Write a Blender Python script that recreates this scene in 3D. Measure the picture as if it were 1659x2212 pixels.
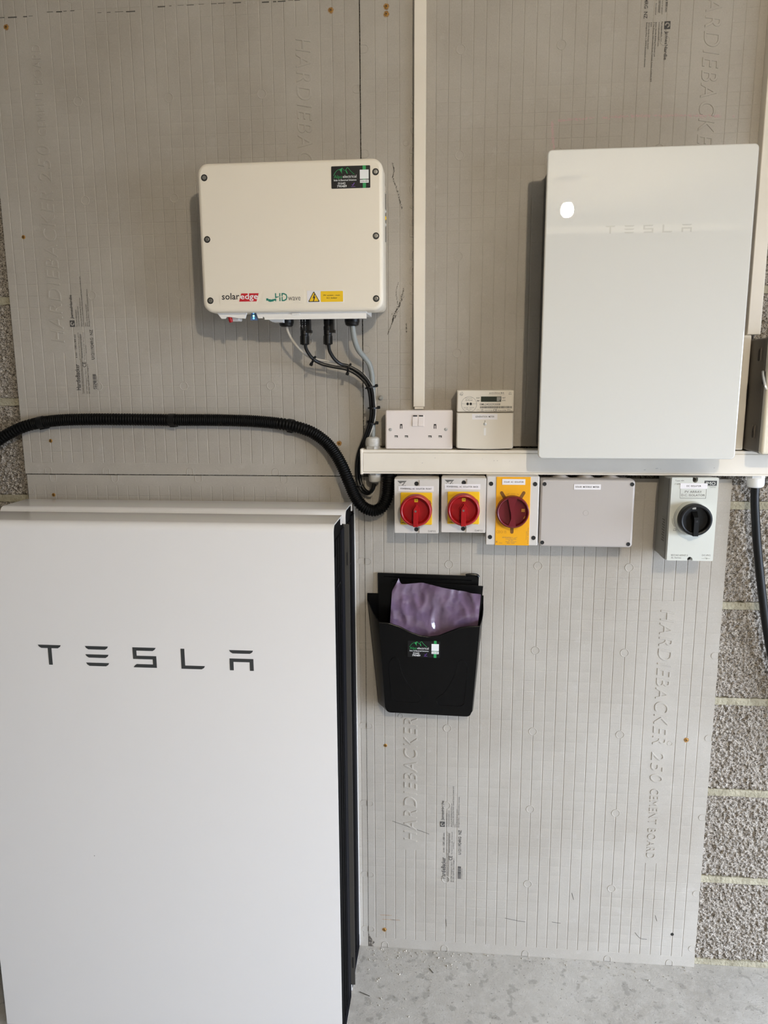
import bpy, bmesh, math, random
from mathutils import Vector, Matrix, noise

for o in list(bpy.data.objects):
    bpy.data.objects.remove(o)
SC = bpy.context.scene
COL = SC.collection
rnd = random.Random(7)
R = math.radians
PI = math.pi

# ------------------------------------------------------------------ camera
CAM_POS = (0.19608, -1.64525, 1.41842)
PITCH, YAW, ROLL, FPX = -0.17826, 0.091466, 0.0050915, 1600.0
cd = bpy.data.cameras.new('camera')
cam = bpy.data.objects.new('camera', cd)
COL.objects.link(cam)
Mr = (Matrix.Rotation(YAW, 3, 'Z') @ Matrix.Rotation(PITCH, 3, 'X') @ Matrix.Rotation(ROLL, 3, 'Y'))
cr, cf, cu = Mr.col[0].copy(), Mr.col[1].copy(), Mr.col[2].copy()
m4 = Matrix.Identity(4)
for i in range(3):
    m4[i][0], m4[i][1], m4[i][2], m4[i][3] = cr[i], cu[i], -cf[i], CAM_POS[i]
cam.matrix_world = m4
cd.sensor_fit = 'VERTICAL'
cd.sensor_height = 36.0
cd.sensor_width = 27.0
cd.lens = FPX / 2212 * 36
cd.clip_start = 0.02
SC.camera = cam

# ------------------------------------------------------------------ light
world = bpy.data.worlds.new('overcast sky')
SC.world = world
world.use_nodes = True
bg = world.node_tree.nodes['Background']
bg.inputs[0].default_value = (0.76, 0.87, 1.06, 1)
bg.inputs[1].default_value = 18.5
pl = bpy.data.lights.new('garage door daylight', 'AREA')        # portal that samples the sky through the open garage door
pl.shape = 'RECTANGLE'
pl.size, pl.size_y = 2.2, 1.58
pl.cycles.is_portal = True
po = bpy.data.objects.new('garage door daylight', pl)
COL.objects.link(po)
po.location = (2.52, -1.5, 0.79)
po.rotation_euler = (R(90), 0, R(90))
BULB = (0.70, -2.2, 2.15)
BULB_COL = (1.0, 0.87, 0.68)
BULB_E = 1850.0
SC.view_settings.view_transform = 'Standard'
SC.view_settings.look = 'None'
SC.view_settings.gamma = 1.0
SC.view_settings.use_curve_mapping = False
SC.view_settings.exposure = 0.0


# ------------------------------------------------------------------ materials
def lin(c):
    return tuple(((v / 255) / 12.92 if v / 255 <= 0.04045 else ((v / 255 + 0.055) / 1.055) ** 2.4) for v in c) + (1,)


def mat(name, rgb, rough=0.5, metal=0.0, coat=0.0, bump=None, vary=None, emit=None, spec=0.5, trans=0.0):
    m = bpy.data.materials.new(name)
    m.use_nodes = True
    nt = m.node_tree
    b = nt.nodes['Principled BSDF']
    col = lin(rgb)
    b.inputs['Base Color'].default_value = col
    b.inputs['Roughness'].default_value = rough
    b.inputs['Metallic'].default_value = metal
    b.inputs['Coat Weight'].default_value = coat
    b.inputs['Coat Roughness'].default_value = 0.03
    b.inputs['Specular IOR Level'].default_value = spec
    if trans:
        b.inputs['Transmission Weight'].default_value = trans
    tc = None
    if bump or vary:
        tc = nt.nodes.new('ShaderNodeTexCoord')
    if bump:
        n = nt.nodes.new('ShaderNodeTexNoise')
        n.inputs['Scale'].default_value = bump[0]
        n.inputs['Detail'].default_value = 4
        bp = nt.nodes.new('ShaderNodeBump')
        bp.inputs['Strength'].default_value = bump[1]
        bp.inputs['Distance'].default_value = bump[2] if len(bump) > 2 else 0.001
        nt.links.new(tc.outputs['Object'], n.inputs['Vector'])
        nt.links.new(n.outputs['Fac'], bp.inputs['Height'])
        nt.links.new(bp.outputs['Normal'], b.inputs['Normal'])
    if vary:                       # (scale, second colour, low, high)
        n = nt.nodes.new('ShaderNodeTexNoise')
        n.inputs['Scale'].default_value = vary[0]
        n.inputs['Detail'].default_value = 5
        rp = nt.nodes.new('ShaderNodeMapRange')
        rp.inputs[1].default_value, rp.inputs[2].default_value = vary[2], vary[3]
        mx = nt.nodes.new('ShaderNodeMix')
        mx.data_type = 'RGBA'
        mx.inputs[6].default_value = col
        mx.inputs[7].default_value = lin(vary[1])
        nt.links.new(tc.outputs['Object'], n.inputs['Vector'])
        nt.links.new(n.outputs['Fac'], rp.inputs[0])
        nt.links.new(rp.outputs[0], mx.inputs[0])
        nt.links.new(mx.outputs[2], b.inputs['Base Color'])
    if emit:
        b.inputs['Emission Color'].default_value = tuple(emit[0]) + (1,)
        b.inputs['Emission Strength'].default_value = emit[1]
    return m


def board_material():
    m = bpy.data.materials.new('fibre cement board')
    m.use_nodes = True
    nt = m.node_tree
    N, L = nt.nodes, nt.links
    b = N['Principled BSDF']
    b.inputs['Roughness'].default_value = 0.85
    b.inputs['Specular IOR Level'].default_value = 0.25
    tc = N.new('ShaderNodeTexCoord')

    def nz(scale, detail=4, rough=0.6):
        n = N.new('ShaderNodeTexNoise')
        n.inputs['Scale'].default_value = scale
        n.inputs['Detail'].default_value = detail
        n.inputs['Roughness'].default_value = rough
        L.new(tc.outputs['Object'], n.inputs['Vector'])
        return n

    def mr(src, a, c, lo=0.0, hi=1.0):
        r = N.new('ShaderNodeMapRange')
        r.inputs[1].default_value, r.inputs[2].default_value = a, c
        r.inputs[3].default_value, r.inputs[4].default_value = lo, hi
        L.new(src, r.inputs[0])
        return r.outputs[0]

    def mix(fac, c0, c1):
        x = N.new('ShaderNodeMix')
        x.data_type = 'RGBA'
        L.new(fac, x.inputs[0])
        for k, c in ((6, c0), (7, c1)):
            if isinstance(c, tuple):
                x.inputs[k].default_value = c
            else:
                L.new(c, x.inputs[k])
        return x.outputs[2]
    big, mid, fine = nz(4.5), nz(26, 6, 0.7), nz(420, 3)
    c = mix(mr(big.outputs['Fac'], 0.35, 0.65), lin((169, 162, 151)), lin((180, 174, 164)))
    c = mix(mr(mid.outputs['Fac'], 0.60, 0.82, 0, 0.45), c, lin((198, 195, 189)))
    c = mix(mr(fine.outputs['Fac'], 0.58, 0.75, 0, 0.22), c, lin((210, 206, 199)))
    c = mix(mr(fine.outputs['Fac'], 0.42, 0.25, 0, 0.22), c, lin((122, 116, 107)))
    L.new(c, b.inputs['Base Color'])
    bp = N.new('ShaderNodeBump')
    bp.inputs['Strength'].default_value = 0.25
    bp.inputs['Distance'].default_value = 0.0006
    L.new(nz(300, 4).outputs['Fac'], bp.inputs['Height'])
    L.new(bp.outputs['Normal'], b.inputs['Normal'])
    return m


def block_material():
    m = bpy.data.materials.new('open textured concrete block')
    m.use_nodes = True
    nt = m.node_tree
    N, L = nt.nodes, nt.links
    b = N['Principled BSDF']
    b.inputs['Roughness'].default_value = 0.95
    b.inputs['Specular IOR Level'].default_value = 0.1
    tc = N.new('ShaderNodeTexCoord')
    v = N.new('ShaderNodeTexVoronoi')
    v.inputs['Scale'].default_value = 230
    n = N.new('ShaderNodeTexNoise')
    n.inputs['Scale'].default_value = 420
    n.inputs['Detail'].default_value = 4
    for t in (v, n):
        L.new(tc.outputs['Object'], t.inputs['Vector'])
    cr_ = N.new('ShaderNodeValToRGB')
    cr_.color_ramp.elements[0].position = 0.0
    cr_.color_ramp.elements[0].color = lin((150, 141, 129))
    cr_.color_ramp.elements[1].position = 1.0
    cr_.color_ramp.elements[1].color = lin((194, 186, 174))
    e = cr_.color_ramp.elements.new(0.5)
    e.color = lin((172, 163, 151))
    sx = N.new('ShaderNodeSeparateColor')
    L.new(v.outputs['Color'], sx.inputs[0])
    L.new(sx.outputs[0], cr_.inputs[0])
    r = N.new('ShaderNodeMapRange')
    r.inputs[1].default_value, r.inputs[2].default_value = 0.50, 0.40
    r.inputs[3].default_value, r.inputs[4].default_value = 0.0, 0.85
    L.new(n.outputs['Fac'], r.inputs[0])
    x = N.new('ShaderNodeMix')
    x.data_type = 'RGBA'
    L.new(r.outputs[0], x.inputs[0])
    L.new(cr_.outputs[0], x.inputs[6])
    x.inputs[7].default_value = lin((48, 42, 37))  # low spots of the bump coloured dark: painted pit shade plus dark aggregate
    L.new(x.outputs[2], b.inputs['Base Color'])
    bp = N.new('ShaderNodeBump')
    bp.inputs['Strength'].default_value = 0.9
    bp.inputs['Distance'].default_value = 0.003
    L.new(n.outputs['Fac'], bp.inputs['Height'])
    L.new(bp.outputs['Normal'], b.inputs['Normal'])
    return m


def floor_material():
    m = bpy.data.materials.new('worn concrete floor')
    m.use_nodes = True
    nt = m.node_tree
    N, L = nt.nodes, nt.links
    b = N['Principled BSDF']
    b.inputs['Roughness'].default_value = 0.62
    b.inputs['Specular IOR Level'].default_value = 0.35
    tc = N.new('ShaderNodeTexCoord')

    def nz(scale, detail=4, rough=0.6):
        n = N.new('ShaderNodeTexNoise')
        n.inputs['Scale'].default_value = scale
        n.inputs['Detail'].default_value = detail
        n.inputs['Roughness'].default_value = rough
        L.new(tc.outputs['Object'], n.inputs['Vector'])
        return n.outputs['Fac']

    def mr(src, a, c, lo=0.0, hi=1.0):
        r = N.new('ShaderNodeMapRange')
        r.inputs[1].default_value, r.inputs[2].default_value = a, c
        r.inputs[3].default_value, r.inputs[4].default_value = lo, hi
        L.new(src, r.inputs[0])
        return r.outputs[0]

    def mix(fac, c0, c1):
        x = N.new('ShaderNodeMix')
        x.data_type = 'RGBA'
        L.new(fac, x.inputs[0])
        for k, c in ((6, c0), (7, c1)):
            if isinstance(c, tuple):
                x.inputs[k].default_value = c
            else:
                L.new(c, x.inputs[k])
        return x.outputs[2]
    c = mix(mr(nz(3.0), 0.3, 0.7), lin((166, 161, 152)), lin((188, 184, 176)))
    c = mix(mr(nz(40, 6, 0.75), 0.45, 0.75, 0, 0.6), c, lin((208, 205, 198)))
    c = mix(mr(nz(30, 3, 0.55), 0.42, 0.36, 0, 0.6), c, lin((146, 142, 134)))        # damp spots
    c = mix(mr(nz(150, 3, 0.6), 0.36, 0.30, 0, 0.85), c, lin((92, 86, 78)))           # pits
    L.new(c, b.inputs['Base Color'])
    bp = N.new('ShaderNodeBump')
    bp.inputs['Strength'].default_value = 0.6
    bp.inputs['Distance'].default_value = 0.0025
    L.new(nz(210, 6, 0.7), bp.inputs['Height'])
    L.new(bp.outputs['Normal'], b.inputs['Normal'])
    return m


M = {}
M['board'] = board_material()
M['block'] = block_material()
M['floor'] = floor_material()
M['mortar'] = mat('lime mortar', (172, 165, 143), 0.9, bump=(150, 0.9, 0.004), vary=(30, (146, 139, 118), 0.4, 0.65), spec=0.2)
M['plaster'] = mat('painted plaster', (228, 224, 214), 0.8, bump=(60, 0.1))
M['wallgrey'] = mat('block wall paint', (76, 73, 68), 0.85, bump=(80, 0.3))
M['timber'] = mat('white painted timber', (240, 236, 226), 0.5)
M['drive'] = mat('driveway concrete', (78, 77, 75), 0.9, bump=(40, 0.3))
M['pwhite'] = mat('white powder coated steel', (233, 230, 227), 0.25, coat=0.6, spec=0.45)
M['black'] = mat('black anodised metal', (6, 6, 7), 0.75, spec=0.08)
M['black2'] = mat('charcoal metal', (20, 20, 24), 0.75, spec=0.1)
M['bracket'] = mat('dull steel bracket', (66, 63, 58), 0.6, spec=0.2)
M['logo'] = mat('dark grey lettering', (58, 60, 60), 0.4)
M['glass'] = mat('white back painted glass', (217, 216, 210), 0.7, coat=1.0, spec=0.1)
M['glassedge'] = mat('glass edge', (225, 235, 232), 0.2, coat=0.5)
M['glass'].node_tree.nodes['Principled BSDF'].inputs['Coat Roughness'].default_value = 0.0
M['glass'].node_tree.nodes['Principled BSDF'].inputs['Coat IOR'].default_value = 1.66
M['ghost'] = mat('pale grey lettering behind glass', (196, 195, 188), 0.35, coat=1.0, spec=0.2)
M['gwbody'] = mat('grey enclosure steel', (78, 78, 76), 0.5)
M['inv'] = mat('warm white cast enclosure', (234, 225, 208), 0.42, bump=(700, 0.05, 0.0003))
M['invcover'] = mat('white plastic cover', (238, 236, 232), 0.35)
M['fins'] = mat('grey aluminium fins', (128, 126, 122), 0.5, metal=0.3)
M['steel'] = mat('zinc plated steel', (150, 148, 142), 0.35, metal=0.8)
M['chrome'] = mat('bright steel', (205, 205, 203), 0.3, metal=0.55)
M['darkscrew'] = mat('dark screw recess', (34, 33, 30), 0.5)
M['brass'] = mat('yellow passivated screw', (168, 122, 52), 0.45, metal=0.5)
M['rust'] = mat('rust stain', (150, 108, 62), 0.9, vary=(300, (180, 160, 130), 0.4, 0.6))
M['pvc'] = mat('white pvc', (236, 228, 214), 0.4, vary=(9, (228, 220, 205), 0.4, 0.7))
M['pvcshade'] = mat('pvc seam', (160, 155, 145), 0.6)
M['whiteplastic'] = mat('white moulded plastic', (232, 222, 216), 0.28, spec=0.5)
M['meter'] = mat('pale grey meter plastic', (226, 218, 204), 0.4)
M['greyplastic'] = mat('light grey plastic', (208, 203, 196), 0.42)
M['jbox'] = mat('grey junction box plastic', (184, 177, 171), 0.45)
M['dcbase'] = mat('mid grey plastic', (148, 147, 140), 0.55)
M['dclid'] = mat('pale grey green plastic', (206, 207, 198), 0.42)
M['yellow'] = mat('yellow plastic', (238, 192, 30), 0.4)
M['amber'] = mat('amber yellow plate', (236, 168, 14), 0.45)
M['brown'] = mat('slot in amber plate', (118, 74, 10), 0.6)
M['red'] = mat('red plastic', (160, 14, 20), 0.35)
M['maroon'] = mat('dark red plastic', (106, 14, 26), 0.4)
M['maroon2'] = mat('dark red plastic dish', (98, 12, 22), 0.45)
M['knobblack'] = mat('black knob plastic', (9, 9, 9), 0.45, spec=0.3)
M['hole'] = mat('hole black', (16, 15, 14), 0.6)  # black standing in for shade inside holes and slots; small dark parts too
M['cableblack'] = mat('black cable sheath', (9, 9, 9), 0.4, spec=0.4)
M['conduit'] = mat('black corrugated plastic', (5, 5, 5), 0.5, spec=0.15)
M['cablegrey'] = mat('grey cable sheath', (142, 146, 143), 0.45, bump=(200, 0.15))
M['cablewhite'] = mat('off white cable sheath', (205, 199, 188), 0.45)
M['glandgrey'] = mat('pale grey nylon', (196, 193, 186), 0.45, vary=(60, (172, 168, 160), 0.45, 0.65))
M['glandwhite'] = mat('white nylon', (238, 238, 236), 0.4)
M['pocket'] = mat('black polystyrene', (5, 5, 6), 0.3, spec=0.2)
M['folder'] = mat('black card folder', (6, 6, 6), 0.35, spec=0.3)
M['purple'] = mat('lilac plastic film', (112, 91, 113), 0.16, coat=1.0, vary=(26, (100, 82, 106), 0.4, 0.65))
M['stickblack'] = mat('black sticker', (14, 14, 15), 0.35)
M['green'] = mat('green print', (44, 150, 84), 0.4)
M['white'] = mat('white print', (236, 238, 238), 0.4)
M['labelwhite'] = mat('white label tape', (234, 230, 230), 0.35)
M['ink'] = mat('black print', (38, 36, 36), 0.6)
M['ink2'] = mat('grey print', (96, 94, 90), 0.6)
M['stamp'] = mat('dark ink stamp', (74, 72, 70), 0.9)
M['violet'] = mat('violet print', (110, 70, 160), 0.5)
M['teal'] = mat('teal print', (34, 122, 104), 0.45)
M['logored'] = mat('red print', (196, 34, 44), 0.45)
M['warnyel'] = mat('yellow print', (240, 196, 30), 0.45)
M['ochre'] = mat('ochre window', (176, 120, 40), 0.5)
M['lcd'] = mat('lcd glass', (52, 58, 48), 0.2)
M['lcddigit'] = mat('lcd segment', (18, 20, 16), 0.4)
M['chalk'] = mat('pink chalk', (192, 164, 163), 0.95)
M['scuff'] = mat('dark scuff', (84, 82, 76), 0.8)
M['encbox'] = mat('shade toned cream steel', (98, 90, 80), 0.5)  # unlit side of the cream enclosure: its shade is put into this darker colour
M['enclosure'] = mat('cream painted steel', (230, 222, 202), 0.4)
M['ledblue'] = mat('blue indicator', (30, 80, 200), 0.3, emit=((0.15, 0.45, 1.0), 2.2))
M['ledgreen'] = mat('green indicator', (90, 220, 140), 0.3, emit=((0.35, 1.0, 0.55), 2.5))
M['ledlens'] = mat('blue tinted lens', (92, 118, 160), 0.25)
M['bulb'] = mat('lit bulb', (255, 250, 235), 0.3, emit=(BULB_COL, BULB_E))
M['crumb'] = mat('mortar crumbs', (178, 171, 158), 0.9)
M['chip'] = mat('broken board edge', (92, 86, 78), 0.95, bump=(300, 0.6, 0.003), vary=(150, (150, 142, 130), 0.5, 0.6))


# ------------------------------------------------------------------ mesh helpers
class MB:
    def __init__(s):
        s.v, s.f, s.m, s.cur = [], [], [], 0

    def add(s, vs, fs):
        b = len(s.v)
        s.v += [tuple(p) for p in vs]
        s.f += [tuple(i + b for i in f) for f in fs]
        s.m += [s.cur] * len(fs)
        return s

    def box(s, x0, x1, y0, y1, z0, z1):
        x0, x1 = min(x0, x1), max(x0, x1)
        y0, y1 = min(y0, y1), max(y0, y1)
        z0, z1 = min(z0, z1), max(z0, z1)
        return s.add([(x0, y0, z0), (x1, y0, z0), (x1, y1, z0), (x0, y1, z0), (x0, y0, z1), (x1, y0, z1), (x1, y1, z1), (x0, y1, z1)],
                     [(0, 3, 2, 1), (4, 5, 6, 7), (0, 1, 5, 4), (1, 2, 6, 5), (2, 3, 7, 6), (3, 0, 4, 7)])

    def rings(s, rs, cap0=True, cap1=True):
        n = len(rs[0])
        vs = [p for r in rs for p in r]
        fs = []
        for i in range(len(rs) - 1):
            for j in range(n):
                a, b = i * n + j, i * n + (j + 1) % n
                fs.append((a, b, b + n, a + n))
        if cap0:
            fs.append(tuple(range(n - 1, -1, -1)))
        if cap1:
            fs.append(tuple(range((len(rs) - 1) * n, len(rs) * n)))
        return s.add(vs, fs)

    # rounded rectangle standing in the x-z plane, from yb (back) to yf (front, nearer the room), front edge rounded by ch
    def rprism(s, x0, x1, z0, z1, yb, yf, r=0.004, ch=0.002, n=4, cn=3, back=None):
        def ring(ins, y, xx0=x0, xx1=x1, zz0=z0, zz1=z1):
            a0, a1, b0, b1 = xx0 + ins, xx1 - ins, zz0 + ins, zz1 - ins
            rr = max(r - ins, 0.0003)
            out = []
            for cx, cz, st in ((a1 - rr, b0 + rr, -90), (a1 - rr, b1 - rr, 0), (a0 + rr, b1 - rr, 90), (a0 + rr, b0 + rr, 180)):
                for k in range(n + 1):
                    t = R(st + 90 * k / n)
                    out.append((cx + rr * math.cos(t), y, cz + rr * math.sin(t)))
            return out
        rs = [ring(0, yb, *back) if back else ring(0, yb)]
        rs.append(ring(0, yf + ch))
        for k in range(1, cn + 1):
            t = PI / 2 * k / cn
            rs.append(ring(ch * (1 - math.cos(t)), yf + ch * (1 - math.sin(t))))
        return s.rings(rs)

    # flat polygon (x, z) extruded from yb to yf
    def poly(s, pts, yb, yf):
        a = sum(pts[i][0] * pts[(i + 1) % len(pts)][1] - pts[(i + 1) % len(pts)][0] * pts[i][1] for i in range(len(pts)))
        if a < 0:
            pts = pts[::-1]
        return s.rings([[(x, yb, z) for x, z in pts], [(x, yf, z) for x, z in pts]])

    def lathe(s, prof, o, ax=(0, -1, 0), seg=24, cap0=True, cap1=True):
        ax = Vector(ax).normalized()
        u = ax.orthogonal().normalized()
        w = ax.cross(u)
        o = Vector(o)
        rs = []
        for r, t in prof:
            rs.append([tuple(o + ax * t + (u * math.cos(2 * PI * k / seg) + w * math.sin(2 * PI * k / seg)) * max(r, 1e-5)) for k in range(seg)])
        return s.rings(rs, cap0, cap1)

    def tube(s, pts, r, seg=10, sub=6, ell=None, closed=False):
        P = spline(pts, sub) if not closed else [Vector(p) for p in pts]
        n = len(P)
        up = Vector((0.03, -1, 0.02)).normalized()
        rs = []
        for i in range(n):
            t = (P[(i + 1) % n] - P[i - 1]) if closed else (P[min(i + 1, n - 1)] - P[max(i - 1, 0)])
            t.normalize()
            w = t.cross(up)
            if w.length < 1e-4:
                w = t.orthogonal()
            w.normalize()
            q = w.cross(t).normalized()
            rr = r(i / (n - 1)) if callable(r) else r
            ra, rb = (rr, rr) if not ell else (rr * ell[0], rr * ell[1])
            rs.append([tuple(P[i] + w * ra * math.cos(2 * PI * k / seg) + q * rb * math.sin(2 * PI * k / seg)) for k in range(seg)])
        if closed:
            rs.append(rs[0])
            return s.rings(rs, False, False)
        return s.rings(rs)


def spline(pts, sub=6):
    P = [Vector(p) for p in pts]
    P = [P[0] * 2 - P[1]] + P + [P[-1] * 2 - P[-2]]
    out = []
    for i in range(1, len(P) - 2):
        for k in range(sub):
            t = k / sub
            a, b, c, d = P[i - 1], P[i], P[i + 1], P[i + 2]
            out.append(0.5 * ((2 * b) + (c - a) * t + (2 * a - 5 * b + 4 * c - d) * t * t + (3 * b - a - 3 * c + d) * t ** 3))
    out.append(P[-2])
    return out


TXT = {}


def text_mesh(s, bold=0.0):
    bold = round(bold, 3)
    key = (s, bold)
    if key not in TXT:
        c = bpy.data.curves.new('t', 'FONT')
        c.body = s
        c.size = 1.0
        c.resolution_u = 2
        c.align_x = 'LEFT'
        c.offset = bold
        o = bpy.data.objects.new('t', c)
        COL.objects.link(o)
        bpy.context.view_layer.update()
        me = bpy.data.meshes.new_from_object(o.evaluated_get(bpy.context.evaluated_depsgraph_get()))
        vs = [tuple(v.co) for v in me.vertices]
        fs = [tuple(p.vertices) for p in me.polygons]
        bpy.data.meshes.remove(me)
        bpy.data.objects.remove(o)
        bpy.data.curves.remove(c)
        TXT[key] = (vs, fs)
    return TXT[key]


# put a line of text whose ink box is w wide and h high with its lower left corner at (x, z) on the plane y; rot turns it about that corner
def text(mb, s, x, z, y, w, h, rot=0, shear=0.0, center=False, heavy=0.0):
    vs, fs = text_mesh(s, min(heavy / (h or 0.004) * 0.7, 0.012))
    a0, a1 = min(v[0] for v in vs), max(v[0] for v in vs)
    b0, b1 = min(v[1] for v in vs), max(v[1] for v in vs)
    if w is None:
        w = (a1 - a0) / (b1 - b0) * h
    if h is None:
        h = (b1 - b0) / (a1 - a0) * w
    ca, sa = math.cos(R(rot)), math.sin(R(rot))

    def place(dx, dz):
        out = []
        for v in vs:
            u = (v[0] - a0) / (a1 - a0) * w - (w / 2 if center else 0) + dx
            t = (v[1] - b0) / (b1 - b0) * h - (h / 2 if center else 0) + dz
            u += shear * t
            out.append((x + u * ca - t * sa, y, z + u * sa + t * ca))
        mb.add(out, fs)
    place(0, 0)
    return mb


OFF = {}


def build(name, mb, mats, parent=None, ang=32, loc=None):
    off = Vector(OFF.get(parent.name, (0, 0, 0))) if parent else Vector((0, 0, 0))
    if loc is not None:
        off = Vector(loc)
    me = bpy.data.meshes.new(name)
    me.from_pydata([tuple(Vector(v) - off) for v in mb.v], [], mb.f)
    mats = mats if isinstance(mats, (list, tuple)) else [mats]
    for k in mats:
        me.materials.append(M[k] if isinstance(k, str) else k)
    if len(mats) > 1:
        me.polygons.foreach_set('material_index', mb.m)
    me.update()
    me.set_sharp_from_angle(angle=R(ang))
    me.polygons.foreach_set('use_smooth', [len(f) <= 4 for f in mb.f])
    o = bpy.data.objects.new(name, me)
    COL.objects.link(o)
    if parent:
        o.parent = parent
    elif loc is not None:
        o.location = loc
    OFF[o.name] = tuple(off)
    return o


def thing(name, label, cat, loc, group=None):
    o = bpy.data.objects.new(name, None)
    COL.objects.link(o)
    o.location = loc
    o.empty_display_size = 0.05
    OFF[o.name] = tuple(loc)
    return tag(o, label, cat, group)


def tag(o, label, cat, group=None):
    o['label'] = label
    o['category'] = cat
    if group:
        o['group'] = group
    return o


def struct(name, mb, m, loc=None):
    o = build(name, mb, m, None, loc=loc)
    o['kind'] = 'structure'
    return o


def inst(name, mesh, parent, loc, rot=None):
    o = bpy.data.objects.new(name, mesh)
    COL.objects.link(o)
    o.parent = parent
    o.location = Vector(loc) - Vector(OFF[parent.name])
    if rot:
        o.rotation_euler = rot
    return o


def proto_mesh(name, mb, mats, ang=32):
    o = build(name, mb, mats, None, ang)
    me = o.data
    bpy.data.objects.remove(o)
    return me


# ------------------------------------------------------------------ the garage
CEIL = 2.29
BY = 0.009                                     # face of the blocks, behind the 6 mm boards
XL, XR, YF = -1.9, 2.5, -3.33
mb = MB().box(XL, XR, BY + 0.014, 0.22, -0.1, CEIL + 0.1)
wall = struct('wall_back', mb, 'wallgrey')
PITCHZ, Z00, JT = 0.2275, 0.004, 0.015


def block(x0, x1, z0, z1, dense):
    mb = MB()
    if not dense:
        mb.rprism(x0, x1, z0, z1, 0.1, BY, 0.004, 0.003, 1, 1)
    else:
        step = 0.0017

        def axis(a, b, wins):
            out, t = [a], a
            while t < b - 1e-6:
                d = step if any(w0 <= t < w1 for w0, w1 in wins) else 0.03
                t = min(b, t + d)
                out.append(t)
            return out
        xs = axis(x0, x1, ((-0.90, -0.78), (0.54, 0.92)) if dense == 2 else ((-0.90, -0.78), (0.78, 0.97)))
        zs = axis(z0, z1, ((1.20, 1.28),) if dense == 2 and x1 < 0.8 else ((-1, 3),))
        nx, nz = len(xs), len(zs)
        vs = []
        for j, z in enumerate(zs):
            for i, x in enumerate(xs):
                p = Vector((x * 175, 3.1, z * 175))
                f = noise.voronoi(p)[0]
                n1 = noise.noise(Vector((x * 90, 8.0, z * 90)))
                d = min(max(0.0, f[0] - 0.12) * 0.0105, 0.0055) + max(0.0, n1 - 0.12) * 0.010
                e = min(x - x0, x1 - x, z - z0, z1 - z)
                if e < 0.005:
                    d += (0.005 - e) * 0.45 * (1 + 0.9 * n1)
                d = min(d, 0.0085)
                if e < 1e-6:
                    d = 0.02
                jx = n1 * 0.001 if 1e-6 < e else 0
                vs.append((x + jx, BY + d, z + jx))
        fs = [(j * nx + i, j * nx + i + 1, (j + 1) * nx + i + 1, (j + 1) * nx + i) for j in range(nz - 1) for i in range(nx - 1)]
        mb.add(vs, fs)
    return build('block', mb, 'block', wall, ang=80)


row = 0
while Z00 + PITCHZ * row < CEIL:
    z0 = Z00 + PITCHZ * row + JT / 2
    z1 = min(Z00 + PITCHZ * (row + 1) - JT / 2, CEIL - 0.005)
    a = 0.135 if row % 2 == 0 else 0.305
    k = -4
    while a + 0.45 * k < 1.6:
        x0, x1 = a + 0.45 * k + 0.006, a + 0.45 * (k + 1) - 0.006
        if x1 > -1.5:
            hit = (x0 < 0.79 and x1 > 0.88) or (x0 < -0.88 and x1 > -0.79 and row >= 4)
            strip = row == 5 and x1 > 0.5 and x0 < 0.9
            block(x0, x1, z0, z1, 2 if strip else (1 if hit else 0))
        k += 1
    if row:
        mj = MB()
        zz = Z00 + PITCHZ * row
        xs_ = [XL + 0.02 + 0.012 * q for q in range(int((XR - XL - 0.04) / 0.012))]
        rs = []
        for x in xs_:
            o_ = 0.0016 * noise.noise(Vector((x * 30, row * 3.0, 0)))
            w0, w1 = 0.0015 * noise.noise(Vector((x * 60, row * 5.0, 1))), 0.0015 * noise.noise(Vector((x * 60, row * 7.0, 2)))
            rs.append([(x, BY + 0.016, zz - JT / 2 - 0.002), (x, BY + 0.0030 + o_, zz - JT / 2 - 0.001 + w0), (x, BY + 0.0022 + o_, zz), (x, BY + 0.0030 + o_, zz + JT / 2 + 0.001 + w1), (x, BY + 0.016, zz + JT / 2 + 0.002)])
        mj.rings(rs)
        build('mortar_joint', mj, 'mortar', wall)
    else:
        build('mortar_joint', MB().box(XL + 0.02, XR - 0.02, BY + 0.001, BY + 0.016, 0.0005, Z00 + JT / 2 + 0.004), 'mortar', wall)
    row += 1

struct('floor', MB().box(XL - 0.15, XR + 0.15, YF - 0.15, 0.22, -0.12, 0.0), 'floor')
struct('ceiling', MB().box(XL - 0.15, XR + 0.15, YF - 0.15, 0.22, CEIL, CEIL + 0.12), 'plaster')
struct('wall_left', MB().box(XL - 0.15, XL, YF, BY, 0, CEIL), 'wallgrey')
struct('wall_front', MB().box(XL - 0.15, XR + 0.15, YF - 0.15, YF, 0, CEIL), 'wallgrey')
mb = MB()                                       # right wall with the open garage door
mb.box(XR, XR + 0.15, -0.4, 0.2, 0, CEIL)
mb.box(XR, XR + 0.15, YF, -2.6, 0, CEIL)
mb.box(XR, XR + 0.15, -2.6, -0.4, 2.06, CEIL)
struct('wall_right', mb, 'wallgrey')
mb = MB()                                       # up and over door, part raised
for k in range(4):
    mb.box(XR + 0.03, XR + 0.07, -2.6, -0.4, 1.58 + 0.12 * k, 1.695 + 0.12 * k)
struct('door_1', mb, 'wallgrey')
struct('trim_1', MB().rprism(XL, XR, CEIL - 0.036, CEIL, YF, YF + 0.03, 0.002, 0.0, 1, 1), 'timber')
struct('driveway', MB().box(XR + 0.15, 14, -9, 6, -0.2, -0.03), 'drive')

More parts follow.
